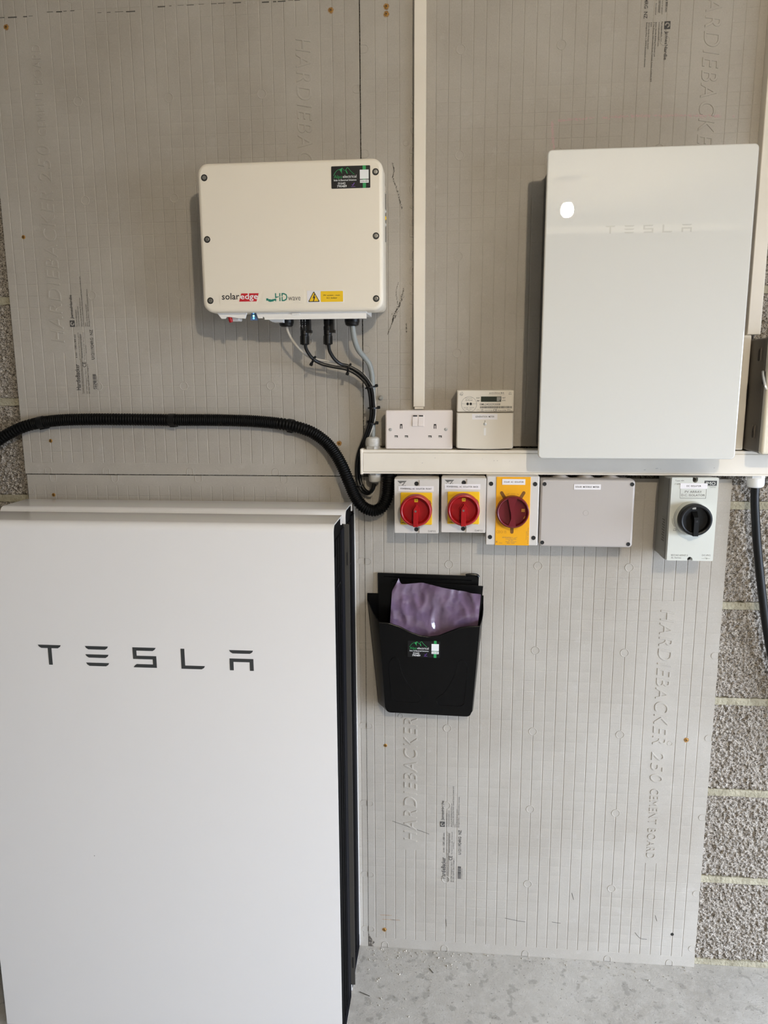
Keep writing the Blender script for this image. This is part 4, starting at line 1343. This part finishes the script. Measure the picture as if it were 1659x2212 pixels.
text(mb, 'A.C. Isolator', -0.0432, 1.5762, Y - 0.0010, 0.0215, 0.0032, center=True, heavy=0.0002)
build('printing', mb, 'ink', wl)


# black installer's sticker; the square code on it is left blank
def installer_sticker(root, x0, z0, w, Y):
    k = w / 0.0755
    h = 0.0405 * k

    def X(u):
        return x0 + u * k

    def Z(t):
        return z0 + t * k
    st = build('sticker', MB().rprism(x0, x0 + w, z0, z0 + h, Y + 0.0003, Y - 0.0004, 0.0016 * k, 0.0001), 'stickblack', root)
    mb = MB().box(X(0.0610), X(0.0672), Y - 0.0003, Y - 0.0006, Z(0), Z(0.0405))
    for pts in (((0.0045, 0.0235), (0.0070, 0.0280), (0.0110, 0.0325), (0.0155, 0.0345)), ((0.0215, 0.0370), (0.0180, 0.0350), (0.0155, 0.0345)),
                ((0.0215, 0.0370), (0.0245, 0.0335), (0.0260, 0.0330), (0.0278, 0.0325)), ((0.0278, 0.0325), (0.0310, 0.0372), (0.0330, 0.0370)),
                ((0.0330, 0.0370), (0.0360, 0.0330), (0.0400, 0.0290), (0.0450, 0.0245)), ((0.0400, 0.0290), (0.0435, 0.0255))):
        mb.tube([(X(u), Y - 0.0005, Z(t)) for u, t in pts], 0.00045 * k, 4, 3)
    mb.poly([(X(a), Z(b)) for a, b in ((0.0155, 0.0345), (0.0215, 0.0370), (0.0205, 0.0300), (0.0215, 0.0262), (0.0190, 0.0300))], Y - 0.0003, Y - 0.0006)
    mb.poly([(X(a), Z(b)) for a, b in ((0.0278, 0.0325), (0.0300, 0.0320), (0.0320, 0.0268), (0.0310, 0.0262), (0.0290, 0.0295))], Y - 0.0003, Y - 0.0006)
    text(mb, 'Alps', X(0.0050), Z(0.0168), Y - 0.0006, 0.0160 * k, 0.0075 * k)
    build('green_artwork', mb, 'green', st)
    mb = text(MB(), 'electrical', X(0.0225), Z(0.0190), Y - 0.0006, 0.0265 * k, 0.0052 * k)
    text(mb, 'Solar & Electrical Solutions', X(0.0048), Z(0.0135), Y - 0.0006, 0.0440 * k, 0.0032 * k, heavy=0.0001)
    text(mb, '01642', X(0.0130), Z(0.0072), Y - 0.0006, 0.0145 * k, 0.0042 * k, heavy=0.0003)
    text(mb, '790489', X(0.0110), Z(0.0020), Y - 0.0006, 0.0190 * k, 0.0042 * k, heavy=0.0003)
    build('white_text', mb, 'white', st)
    build('white_square', MB().box(X(0.0555), X(0.0725), Y - 0.0004, Y - 0.0008, Z(0.0162), Z(0.0328)), 'white', st)
    build('white_panel', MB().box(X(0.0558), X(0.0725), Y - 0.0004, Y - 0.0008, Z(0.0092), Z(0.0148)), 'white', st)
    build('panel_text', text(MB(), 'SCAN HERE', X(0.0642), Z(0.0120), Y - 0.0010, 0.0140 * k, 0.0030 * k, center=True), 'ink2', st)
    mb = MB().tube([(X(0.0395), Y - 0.0005, Z(0.0068)), (X(0.0412), Y - 0.0005, Z(0.0050)), (X(0.0450), Y - 0.0005, Z(0.0098))], 0.0007 * k, 4, 1)
    mb.box(X(0.0385), X(0.0465), Y - 0.0003, Y - 0.0005, Z(0.0025), Z(0.0033))
    build('violet_tick', mb, 'violet', st)


installer_sticker(iv, -0.0405, 1.7795, 0.0755, -0.1420)

# ------------------------------------------------------------------ cables under the inverter
w = build('thin_cable', MB().tube([(-0.1495, -0.080, 1.534), (-0.1485, -0.079, 1.520), (-0.1415, -0.076, 1.503), (-0.1270, -0.070, 1.482), (-0.1080, -0.064, 1.465), (-0.0880, -0.058, 1.4585),
                                   (-0.0600, -0.056, 1.4545), (-0.0260, -0.054, 1.4470), (0.0020, -0.050, 1.4310), (0.0215, -0.046, 1.4080), (0.0285, -0.043, 1.380), (0.0295, -0.038, 1.340), (0.0200, -0.030, 1.305),
                                   (0.0030, -0.014, 1.262), (-0.0070, -0.009, 1.222), (-0.0055, -0.009, 1.188), (0.004, -0.012, 1.166), (0.016, -0.018, 1.160), (0.0240, -0.024, 1.172), (0.0268, -0.026, 1.188)], 0.0025, 8, 5), 'cablewhite')
tag(w, 'thin off white cable curving down from the inverter into the bundle', 'cable')


def solar_lead(label, x, pts):
    root = thing('solar_lead', label, 'cable', (x, -0.09, 1.54), 'black solar leads with plugs')
    c = build('cable', MB().tube([(x, -0.088, 1.489)] + pts, 0.0037, 9, 5), 'cableblack', root)
    mb = MB()
    mb.lathe([(0.0095, 0), (0.0095, 0.022), (0.0088, 0.0235), (0.0088, 0.026), (0.0100, 0.027), (0.0100, 0.034), (0.0088, 0.036)], (x, -0.088, 1.552), (0, 0, -1), 16)
    mb.box(x + 0.004, x + 0.0145, -0.096, -0.080, 1.512, 1.5175).box(x + 0.006, x + 0.0115, -0.098, -0.078, 1.5175, 1.545)
    build('plug', mb, 'cableblack', root)
    mb = MB().lathe([(0.0086, 0), (0.0086, 0.008), (0.0080, 0.0085), (0.0088, 0.0095), (0.0084, 0.026), (0.0060, 0.029), (0.003, 0.029)], (x - 0.001, -0.088, 1.5165), (0, 0, -1), 14)
    for a in range(0, 360, 45):
        mb.box(x - 0.001 + 0.0084 * math.cos(R(a)) - 0.001, x - 0.001 + 0.0084 * math.cos(R(a)) + 0.001, -0.088 + 0.0084 * math.sin(R(a)) - 0.001, -0.088 + 0.0084 * math.sin(R(a)) + 0.001, 1.489, 1.506)
    build('plug_nut', mb, 'cableblack', root)
    return root


tail1 = [(0.0165, -0.046, 1.400), (0.0215, -0.042, 1.365), (0.0205, -0.037, 1.333), (0.0080, -0.028, 1.296), (-0.0085, -0.015, 1.258), (-0.0145, -0.010, 1.225), (-0.0130, -0.010, 1.195), (-0.0045, -0.014, 1.173), (0.0095, -0.020, 1.1655), (0.0205, -0.025, 1.175), (0.0250, -0.026, 1.189)]
sl = solar_lead('black solar lead with plug, left one under the inverter', -0.1095,
                [(-0.1075, -0.085, 1.478), (-0.0985, -0.074, 1.462), (-0.0840, -0.064, 1.4515), (-0.0600, -0.060, 1.4445), (-0.0250, -0.056, 1.4375), (0.0000, -0.050, 1.4220)] + tail1)
mb = MB()
for k in range(3):
    text(mb, '- PV + 30A', -0.1175 + 0.006 * k, 1.520, -0.0984 if k == 1 else -0.0972, 0.022, 0.0016, rot=90)
pt_ = build('plug_printing', mb, 'white', sl)
solar_lead('black solar lead with plug, right one under the inverter', -0.0605,
           [(-0.0590, -0.085, 1.476), (-0.0510, -0.076, 1.460), (-0.0390, -0.066, 1.4490), (-0.0230, -0.060, 1.4445), (0.0030, -0.055, 1.4290)] +
           [(a + 0.0062, b - 0.003, c + 0.002) for a, b, c in tail1[:5]] + [(a + 0.0058, b - 0.001, c + 0.003) for a, b, c in tail1[5:9]] + [(0.0235, -0.030, 1.177), (0.0272, -0.029, 1.189)])
g = build('grey_cable', MB().tube([(-0.0115, -0.082, 1.534), (-0.0105, -0.080, 1.518), (-0.0080, -0.072, 1.498), (-0.0020, -0.056, 1.478), (0.0100, -0.038, 1.4615), (0.0185, -0.030, 1.447), (0.0230, -0.027, 1.425), (0.0245, -0.026, 1.39), (0.0245, -0.026, 1.34), (0.0235, -0.026, 1.285)], 0.0058, 12, 5), 'cablegrey')
tag(g, 'thick grey cable dropping from the inverter into the gland on the trunking', 'cable')


def cable_tie(label, x, y, z, d, r, tail):
    root = thing('cable_tie', label, 'cable tie', (x, y, z), 'black cable ties on the bundle')
    d = Vector(d).normalized()
    u = d.cross(Vector((0, -1, 0))).normalized()
    w = u.cross(d)
    o = Vector((x, y, z))
    mb = MB()
    ring = [o + (u * math.cos(t * PI / 9) + w * math.sin(t * PI / 9)) * r for t in range(18)]
    rs = []
    for p in ring + ring[:1]:
        n = (p - o).normalized()
        rs.append([tuple(p + d * 0.0017 + n * 0.0006), tuple(p - d * 0.0017 + n * 0.0006), tuple(p - d * 0.0017 - n * 0.0006), tuple(p + d * 0.0017 - n * 0.0006)])
    mb.rings(rs, False, False)
    build('strap', mb, 'cableblack', root)
    tv = Vector(tail).normalized()
    c = o + tv * r + Vector((0, -0.002, 0))
    sd = tv.cross(Vector((0, -1, 0)))
    e = c + tv * 0.0065
    rs = []
    for p, k in ((c, 0.0030), (c + tv * 0.004, 0.0034), (e, 0.0026)):
        rs.append([tuple(p + sd * k + Vector((0, -0.0024, 0))), tuple(p - sd * k + Vector((0, -0.0024, 0))), tuple(p - sd * k + Vector((0, 0.0024, 0))), tuple(p + sd * k + Vector((0, 0.0024, 0)))])
    mb = MB().rings(rs)
    build('head', mb, 'cableblack', root)
    return root


cable_tie('highest black cable tie, where the white cable meets the left lead', -0.0960, -0.069, 1.4585, (0.85, 0.3, -0.5), 0.0078, (-0.45, 0, -0.9))
cable_tie('black cable tie where the two black leads join', -0.0220, -0.058, 1.4410, (0.9, 0, -0.35), 0.0096, (-0.3, 0, -0.95))
cable_tie('black cable tie in front of the grey cable, just below its bend', 0.0210, -0.045, 1.4000, (0.2, 0, -1), 0.0110, (0.95, 0, 0.25))
cable_tie('black cable tie on the bundle level with the top of the socket', 0.0255, -0.041, 1.3560, (0, 0, -1), 0.0102, (1, 0, 0.1))
cable_tie('black cable tie on the bundle just above the grey cable gland', 0.0215, -0.037, 1.3240, (-0.3, 0.1, -1), 0.0098, (1, 0, 0))
cable_tie('lowest black cable tie, behind the corrugated conduit loop', -0.0085, -0.011, 1.1820, (0.35, 0, -1), 0.0088, (-0.95, 0, 0.2))

cl = build('cable_clip', MB().lathe([(0.0052, 0), (0.005, 0.004), (0.003, 0.0065), (0.001, 0.0068)], (0.0395, -0.0004, 1.3765), seg=14), 'dcbase')
tag(cl, 'small grey plastic cable clip nail beside the grey cable', 'clip')

# corrugated conduit
path = [(-0.965, -0.026, 1.06), (-0.945, -0.026, 1.16), (-0.905, -0.024, 1.235), (-0.862, -0.022, 1.272), (-0.815, -0.020, 1.300), (-0.765, -0.018, 1.3185), (-0.700, -0.018, 1.3280), (-0.616, -0.018, 1.3305), (-0.520, -0.018, 1.3300), (-0.432, -0.018, 1.3290), (-0.360, -0.018, 1.3290), (-0.294, -0.018, 1.3280),
        (-0.225, -0.019, 1.3250), (-0.165, -0.021, 1.3180), (-0.118, -0.024, 1.3050), (-0.085, -0.028, 1.2850), (-0.062, -0.032, 1.2600), (-0.044, -0.036, 1.2300), (-0.029, -0.040, 1.1950), (-0.0150, -0.042, 1.1630), (0.0030, -0.042, 1.1400), (0.0250, -0.040, 1.1310), (0.0440, -0.036, 1.1390),
        (0.0550, -0.032, 1.1600), (0.0580, -0.029, 1.1850), (0.0585, -0.027, 1.2140)]
dense = spline(path, 60)
acc, last, uni = 0.0, dense[0], [dense[0]]
stepc = 0.0040 / 4
for p in dense[1:]:
    acc += (p - last).length
    last = p
    if acc >= stepc:
        uni.append(p)
        acc = 0.0
mb = MB()
seg = 12
rs = []
up = Vector((0.05, -1, 0.05)).normalized()
for i, p in enumerate(uni):
    t = (uni[min(i + 1, len(uni) - 1)] - uni[max(i - 1, 0)]).normalized()
    w_ = t.cross(up).normalized()
    q_ = w_.cross(t)
    rr = (0.0136, 0.0136, 0.0120, 0.0120)[i % 4]
    rs.append([tuple(p + w_ * rr * math.cos(2 * PI * k / seg) + q_ * rr * math.sin(2 * PI * k / seg)) for k in range(seg)])
mb.rings(rs)
cn = build('corrugated_conduit', mb, 'conduit', ang=60)
tag(cn, 'black corrugated conduit sweeping across the wall above the batteries and looping under the trunking', 'conduit')


def conduit_clip(label, x, z, tx, tz):
    d = Vector((tx, 0, tz)).normalized()
    root = thing('conduit_clip', label, 'clip', (x, 0, z), 'black clips holding the conduit')
    n = Vector((-d.z, 0, d.x))
    o = Vector((x, -0.018, z))
    mb = MB()
    rs = []
    for k in range(0, 21):
        a = 2 * PI * k / 20
        e = (n * math.cos(a) + Vector((0, -1, 0)) * math.sin(a))
        rs.append([tuple(o + e * 0.0143 + d * 0.0065), tuple(o + e * 0.0143 - d * 0.0065), tuple(o + e * 0.0130 - d * 0.0065), tuple(o + e * 0.0130 + d * 0.0065)])
    mb.rings(rs, False, False)
    build('saddle', mb, 'cableblack', root)
    b = MB()
    c = o + n * -0.013
    b.add([tuple(c + d * s * 0.006 + Vector((0, y, 0)) + n * m_) for s in (-1, 1) for y in (0.0175, -0.004) for m_ in (-0.003, 0.004)],
          [(0, 1, 3, 2), (4, 6, 7, 5), (0, 4, 5, 1), (2, 3, 7, 6), (0, 2, 6, 4), (1, 5, 7, 3)])
    build('foot', b, 'cableblack', root)


conduit_clip('black conduit clip near the left edge of the board', -0.740, 1.3235, 1, 0.2)
conduit_clip('black conduit clip in the middle of the straight conduit run', -0.430, 1.3290, 1, 0)
conduit_clip('black conduit clip where the conduit begins to bend down', -0.160, 1.3170, 1, -0.2)

pw = build('power_cable', MB().tube([(0.838, -0.026, 1.195), (0.8395, -0.026, 1.160), (0.8450, -0.024, 1.120), (0.8525, -0.022, 1.070), (0.8625, -0.020, 1.015), (0.8760, -0.018, 0.945), (0.8920, -0.016, 0.870), (0.913, -0.014, 0.79), (0.945, -0.012, 0.70), (0.99, -0.012, 0.60), (1.04, -0.012, 0.48), (1.07, -0.012, 0.3), (1.075, -0.012, 0.03)], 0.0088, 14, 6), 'cableblack')
tag(pw, 'thick black cable hanging from the white gland at the right edge', 'cable')

# ------------------------------------------------------------------ batteries
BX0, BX1, BZ = -0.7755, -0.0215, 1.150


def battery(label, yb, yf, ybody, front):
    root = thing('home_battery', label, 'battery', ((BX0 + BX1) / 2, (yb + yf) / 2, 0), 'white home battery units standing one behind the other')
    t, rb = 0.0026, 0.016
    # shell profile in (y, z): up the short rear lip, over the top, round the bend, down the front, under
    prof = [(yb, BZ - 0.020), (yb, BZ - 0.004)]
    for k in range(0, 5):
        a = R(0 + 22.5 * k)
        prof.append((yb - 0.004 + 0.004 * math.cos(a), BZ - 0.004 + 0.004 * math.sin(a)))
    for k in range(0, 9):
        a = R(90 + 11.25 * k)
        prof.append((yf + rb + rb * math.cos(a), BZ - rb + rb * math.sin(a)))
    for k in range(0, 5):
        a = R(180 + 22.5 * k)
        prof.append((yf + 0.006 + 0.006 * math.cos(a), 0.010 + 0.006 * math.sin(a)))
    prof += [(yb, 0.004)]
    inn = []
    n = len(prof)
    for i, (y, z) in enumerate(prof):
        a, b = prof[max(i - 1, 0)], prof[min(i + 1, n - 1)]
        ty, tz = b[0] - a[0], b[1] - a[1]
        l = math.hypot(ty, tz)
        inn.append((y - tz / l * t, z + ty / l * t))
    mb = MB()
    vs, fs = [], []
    for X in (BX0, BX1):
        for (y, z), (yi, zi) in zip(prof, inn):
            vs += [(X, y, z), (X, yi, zi)]
    m_ = 2 * n
    for i in range(n - 1):
        a, b, c, d = 2 * i, 2 * i + 1, 2 * i + 2, 2 * i + 3
        fs += [(a, c, c + m_, a + m_), (b, b + m_, d + m_, d), (a, b, d, c), (a + m_, c + m_, d + m_, b + m_)]
    fs += [(0, m_, m_ + 1, 1), (2 * n - 2, 2 * n - 1, m_ + 2 * n - 1, m_ + 2 * n - 2)]
    mb.add(vs, fs)
    build('cover', mb, 'pwhite', root)
    # black core set just inside the cover
    core = [(ybody, 0.008), (ybody, BZ - 0.026), (yb - 0.001, BZ - 0.026), (yb - 0.001, BZ - 0.008), (yf + rb, BZ - 0.004), (yf + 0.007, BZ - 0.009), (yf + 0.004, BZ - rb), (yf + 0.004, 0.012)]
    mb = MB()
    for a, b in ((BX0 + 0.003, BX1 - 0.003),):
        q = [(a, y, z) for y, z in core]
        q2 = [(b, y, z) for y, z in core]
        mb.rings([q, q2])
    build('core', mb, 'black', root)
    dp = ybody - yf
    for xs in (BX1 - 0.004, BX0 - 0.0008):
        mb = MB()
        for a, b, h in ((0.05, 0.17, 0.0038), (0.20, 0.30, 0.0030), (0.34, 0.40, 0.0038), (0.43, 0.49, 0.0028), (0.52, 0.56, 0.0036), (0.60, 0.64, 0.003)):
            mb.box(xs if xs > -0.4 else xs + 0.0048 - h, xs + h if xs > -0.4 else xs + 0.0048, yf + dp * a, yf + dp * b, 0.045, BZ - 0.035 - 0.03 * (a < 0.1))
        build('side_fins', mb, 'black', root)
        mb = MB().box(xs if xs > -0.4 else xs + 0.0008, xs + 0.0040 if xs > -0.4 else xs + 0.0048, yf + dp * 0.68, yf + dp * 0.94, 0.03, BZ - 0.03)
        build('side_band', mb, 'black2', root)
        mb = MB().box(xs, xs + 0.0046, yf + dp * 0.12, yf + dp * 0.50, 1.020, 1.0225)
        build('handle_recess', mb, 'black2', root)
        mb = MB()
        for k in range(10):
            z = 0.008 + 0.0036 * k
            mb.box(xs, xs + 0.0042, yf + dp * 0.06, yf + dp * 0.96, z, z + 0.0016)
        build('bottom_vents', mb, 'black2', root)
    if front:
        wordmark(-0.6215, -0.1835, 0.8580, 0.8995, 0.0475, yf, 0.0004, 'logo', root)
        build('speck', MB().lathe([(0.001, 0), (0.0008, 0.0003)], (-0.540, yf, 0.437), seg=8), 'ink2', root)
    return root


battery('white battery unit with large dark lettering, standing in front', -0.199, -0.306, -0.160, True)
battery('white battery unit standing at the back against the board, only its top and side showing', -0.042, -0.150, -0.006, False)
mb = MB().box(-0.0235, -0.0205, -0.006, -0.0005, 0.006, 1.135)
o = build('back_bracket', mb, 'pwhite')
tag(o, 'thin white bracket edge between the rear battery and the board', 'bracket')
mb = MB().box(-0.0400, -0.0135, -0.1525, -0.1565, 0.03, 1.122)
mb2 = MB().box(-0.75, -0.0405, -0.1510, -0.1590, 0.05, 1.115)
root = thing('joining_bracket', 'dull steel joining bracket in the gap between the two batteries', 'bracket', (-0.4, -0.155, 0.05))
build('plate', mb2, 'bracket', root)
build('edge_strip', mb, 'bracket', root)
for zz in (1.035, 0.075):
    build('slot', MB().rprism(-0.0195, -0.0165, zz, zz + 0.028, -0.156, -0.1568, 0.001, 0), 'hole', root)

# ------------------------------------------------------------------ black wall pocket with folders
ph = thing('wall_pocket', 'black plastic wall pocket holding folders on the lower right board', 'file holder', (0.14, 0, 0.655))
YF_T, YF_B = -0.062, -0.046


def pk(u, t, inset=0.0):
    # front panel point: u across 0..1, t up 0..1
    zb = 0.6580 - 0.004 * u
    tops = [(0.0, 0.879), (0.10, 0.8775), (0.2, 0.8700), (0.3, 0.8585), (0.4, 0.8500), (0.5, 0.8470), (0.6, 0.8510), (0.7, 0.8610), (0.8, 0.8705), (0.88, 0.8745), (1.0, 0.8760)]
    for (a, za), (b, zb2) in zip(tops, tops[1:]):
        if a <= u <= b:
            f = (u - a) / (b - a)
            zt = za + (zb2 - za) * f
            break
    z = zb + (zt - zb) * t
    h = (z - 0.655) / 0.22
    xl = 0.0430 + 0.0075 * (1 - h) - 0.004 * h + inset
    xr = 0.2485 + 0.0145 * h - inset
    x = xl + (xr - xl) * u
    y = YF_B + (YF_T - YF_B) * h
    # rounded lower corners
    rc = 0.012
    dx = min(x - xl, xr - x)
    dz = z - zb
    if dx < rc and dz < rc:
        q = rc - math.sqrt(max(rc * rc - (rc - dx) ** 2, 0))
        z = max(z, zb + q)
    return x, y, z


us = [k / 60 for k in range(61)]
ts = [0, 0.01, 0.02, 0.03, 0.045, 0.06, 0.1, 0.2, 0.3, 0.4, 0.5, 0.6, 0.7, 0.8, 0.9, 0.96, 0.985, 1.0]
vs, fs = [], []
for t in ts:
    for u in us:
        vs.append(pk(u, t))
nF = len(vs)
for t in ts:
    for u in us:
        x, y, z = pk(u, t)
        vs.append((x, y + 0.0028, z))
nu = len(us)
for j in range(len(ts) - 1):
    for i in range(nu - 1):
        a = j * nu + i
        fs.append((a, a + 1, a + nu + 1, a + nu))
        b = a + nF
        fs.append((b, b + nu, b + nu + 1, b + 1))
j = (len(ts) - 1) * nu
for i in range(nu - 1):
    fs.append((j + i, j + i + 1, j + i + 1 + nF, j + i + nF))
    fs.append((i + 1, i, i + nF, i + 1 + nF))
mb = MB().add(vs, fs)
# rim bead along the wavy top
mb.tube([(pk(u, 1)[0], pk(u, 1)[1] + 0.0014, pk(u, 1)[2]) for u in us[::3]], 0.0021, 8, 3)
build('front', mb, 'pocket', ph, ang=40)
# sides, bottom and back
hs = [0, 0.05, 0.12, 0.3, 0.5, 0.7, 0.9, 1.0]
for side in (0, 1):
    outer, inner = [], []
    for h in hs:
        f = pk(side, min(h, 1))
        zt_f = f[2]
        if side == 0:
            back = (0.0300 + (0.0055 - 0.0300) * h, -0.0015, 0.6600 + (0.915 - 0.6600) * h)
        else:
            back = (0.2500 + (0.2725 - 0.2500) * h, -0.0015, 0.6530 + (0.911 - 0.6530) * h)
        outer.append((f, back))
    rows = []
    for f, b in outer:
        rows.append([tuple(Vector(f).lerp(Vector(b), k / 4) + Vector(((-1 if side == 0 else 1) * 0.003 * math.sin(PI * k / 4), 0, 0))) for k in range(5)])
    vs, fs = [], []
    for r_ in rows:
        vs += r_
    n0 = len(vs)
    sgn = 0.0024 if side == 0 else -0.0024
    vs += [(x + sgn, y, z) for x, y, z in vs]
    for jj in range(len(rows) - 1):
        for i in range(4):
            a = jj * 5 + i
            q = (a, a + 1, a + 6, a + 5)
            fs.append(q if side else q[::-1])
            fs.append(tuple(k + n0 for k in (q[::-1] if side else q)))
    jj = (len(rows) - 1) * 5
    for i in range(4):
        fs.append((jj + i, jj + i + 1, jj + i + 1 + n0, jj + i + n0))
    build('side', MB().add(vs, fs), 'pocket', ph, ang=40)
mb = MB()
pf = [pk(u, 0) for u in us]
bot = [(0.030 + 0.220 * u, -0.0015, 0.6600 - 0.007 * u) for u in us]
vs = pf + bot
fs = [(i, i + 1, i + 1 + nu, i + nu) for i in range(nu - 1)]
mb.add(vs, [f[::-1] for f in fs])
build('bottom', mb, 'pocket', ph)
build('back', MB().poly([(0.030, 0.662), (0.250, 0.654), (0.2725, 0.911), (0.2725, 0.93), (0.006, 0.93), (0.0055, 0.915)], -0.0004, -0.0028), 'pocket', ph)


def onfront(x, z):
    h = (z - 0.655) / 0.22
    return (x, YF_B + (YF_T - YF_B) * h - 0.0002, z)


mb = MB()
mb.tube([onfront(a, b) for a, b in ((0.0590, 0.775), (0.064, 0.790), (0.0740, 0.797), (0.0825, 0.790), (0.0850, 0.775), (0.0900, 0.757), (0.1010, 0.735), (0.1150, 0.716), (0.1290, 0.703), (0.1320, 0.695), (0.1280, 0.688), (0.1150, 0.685), (0.0780, 0.687), (0.0680, 0.692), (0.0640, 0.705), (0.0590, 0.775))], 0.0006, 5, 4)
mb.tube([onfront(a, b) for a, b in ((0.2380, 0.775), (0.2330, 0.788), (0.2240, 0.795), (0.2165, 0.788), (0.2140, 0.775), (0.2090, 0.757), (0.1980, 0.733), (0.1850, 0.712), (0.1700, 0.699), (0.1680, 0.691), (0.1730, 0.682), (0.1850, 0.680), (0.2190, 0.680), (0.2280, 0.684), (0.2320, 0.697), (0.2380, 0.775))], 0.0006, 5, 4)
build('moulded_outline', mb, 'pocket', ph)
# the sticker leans with the front panel, so it is tilted by hand
st_root = bpy.data.objects.new('installer_label', None)
COL.objects.link(st_root)
st_root.parent = ph
st_root.location = Vector((0.1395, -0.0598, 0.8200)) - Vector(OFF[ph.name])
st_root.rotation_euler = (-math.atan((YF_B - YF_T) / 0.22), R(0.6), 0)
OFF[st_root.name] = (0, 0, 0)
installer_sticker(st_root, -0.0370, -0.0195, 0.0730, -0.0004)

f1 = thing('document_folder', 'black folder at the back of the wall pocket, tallest of its contents', 'folder', (0.145, -0.012, 0.67))
build('cover', MB().poly([(0.0345, 0.668), (0.2500, 0.668), (0.2610, 0.9765), (0.0315, 0.9805)], -0.0050, -0.0085), 'folder', f1)
build('spine_clip', MB().tube([(0.2320, -0.0080, 0.9785), (0.2420, -0.0090, 0.9805), (0.2560, -0.0090, 0.9795), (0.2600, -0.0085, 0.9755)], 0.0034, 8, 3), 'folder', f1)
mb = MB().tube([(0.045, -0.009, 0.972), (0.100, -0.0095, 0.970), (0.15, -0.0105, 0.969), (0.20, -0.0095, 0.968), (0.245, -0.009, 0.966)], 0.0012, 6, 4)
build('clear_sleeve_edge', mb, M['pocket'], f1)
f2 = thing('document_folder', 'black folder between the lilac film and the tallest folder in the pocket', 'folder', (0.16, -0.02, 0.67))
build('cover', MB().poly([(0.0560, 0.668), (0.2475, 0.668), (0.2705, 0.9570), (0.0700, 0.9640), (0.0650, 0.9610), (0.062, 0.950)], -0.0165, -0.0200), 'folder', f2)
mb = MB()
nx, nz = 66, 52
TL, TR = (0.0660, 0.9440), (0.2660, 0.9440)
tops = [(0.0, 0.978), (0.04, 0.9685), (0.07, 0.9650), (0.135, 0.9655), (0.22, 0.9665), (0.30, 0.9680), (0.50, 0.9610), (0.72, 0.9520), (1.0, 0.9440)]
vs, fs = [], []
for jz in range(nz + 1):
    for ix in range(nx + 1):
        u, t = ix / nx, jz / nz
        for (a, za), (b, zb) in zip(tops, tops[1:]):
            if a <= u <= b:
                zt = za + (zb - za) * (u - a) / (b - a)
                break
        z = 0.690 + (zt - 0.690) * t
        h = (z - 0.69) / 0.27
        xl = 0.0500 + 0.0170 * h
        xr = 0.2460 + 0.0200 * h
        if z > 0.948:
            xl += (z - 0.948) * 0.45
        x = xl + (xr - xl) * u
        p = Vector((u * 3.2, t * 3.4, 0.3))
        ridge = abs(noise.noise(p * 0.9)) * 0.017 + abs(noise.noise(p * 2.1 + Vector((5, 2, 0)))) * 0.008 + abs(noise.noise(p * 5.0)) * 0.0022
        vs.append((x, -0.0430 + ridge * 0.85 - 0.004 * t, z))
for jz in range(nz):
    for ix in range(nx):
        a = jz * (nx + 1) + ix
        fs.append((a, a + 1, a + nx + 2, a + nx + 1))
mb.add(vs, fs)
n0 = len(vs)
mb.add([(x, y + 0.0006, z) for x, y, z in vs], [f[::-1] for f in fs])
pf_ = build('plastic_sleeve', mb, 'purple', ang=60)
tag(pf_, 'crumpled lilac plastic film sheet in the front of the wall pocket', 'plastic film')

# ------------------------------------------------------------------ lamp on the ceiling behind the viewer (seen mirrored in the glass)
lp = thing('ceiling_lamp', 'white batten lamp holder with lit bulb on the ceiling, mirrored in the glass cabinet', 'lamp', (BULB[0], BULB[1], CEIL))
build('rose', MB().lathe([(0.046, 0), (0.046, 0.022), (0.040, 0.030), (0.020, 0.032)], (BULB[0], BULB[1], CEIL), (0, 0, -1), 28), 'whiteplastic', lp)
build('holder', MB().lathe([(0.020, 0.030), (0.019, 0.062), (0.0165, 0.075)], (BULB[0], BULB[1], CEIL), (0, 0, -1), 20), 'whiteplastic', lp)
build('bulb_collar', MB().lathe([(0.0145, 0.070), (0.0150, 0.090), (0.0172, 0.1042)], (BULB[0], BULB[1], CEIL), (0, 0, -1), 20), 'white', lp)
build('bulb', MB().lathe([(0.0172, 0.1045), (0.0215, 0.110), (0.0262, 0.119), (0.0282, 0.128), (0.0284, 0.136), (0.0262, 0.148), (0.0190, 0.158), (0.0090, 0.1630), (0.001, 0.1640)], (BULB[0], BULB[1], CEIL), (0, 0, -1), 20), 'bulb', lp)

# ------------------------------------------------------------------ crumbs swept against the board
mb = MB()
for k in range(230):
    t = rnd.random() ** 2.2
    a = rnd.random() ** 1.5 * 0.24
    x = 0.0 + a + rnd.uniform(-0.02, 0.05)
    y = -0.008 - t * 0.30
    if k > 150:
        x, y = rnd.uniform(0.0, 0.78), -0.004 - rnd.random() ** 2 * 0.05
    s_ = rnd.uniform(0.0006, 0.0022) * (1.4 if rnd.random() < 0.1 else 1)
    q = [Vector((math.cos(2.1 * i + k), math.sin(2.1 * i + k), 0)) * s_ for i in range(3)]
    c = Vector((x, y, 0))
    mb.add([tuple(c + p) for p in q] + [tuple(c + p * 0.5 + Vector((0, 0, s_ * 1.1))) for p in q], [(0, 2, 1), (3, 4, 5), (0, 1, 4, 3), (1, 2, 5, 4), (2, 0, 3, 5)])
cb = build('floor_crumbs', mb, 'crumb')
tag(cb, 'pale mortar crumbs scattered on the concrete floor along the board', 'debris')
cb['kind'] = 'stuff'
for pts in (((0.156, -0.060), (0.166, -0.074)), ((-0.005, -0.145), (0.020, -0.155))):
    tw = build('straw_bit', MB().tube([(x, y, 0.0012) for x, y in pts], 0.0008, 5, 2), 'scuff')
    tag(tw, 'short dark twig lying on the floor ' + ('a hand away from the board' if pts[0][0] > 0.1 else 'close to the battery side'), 'twig')
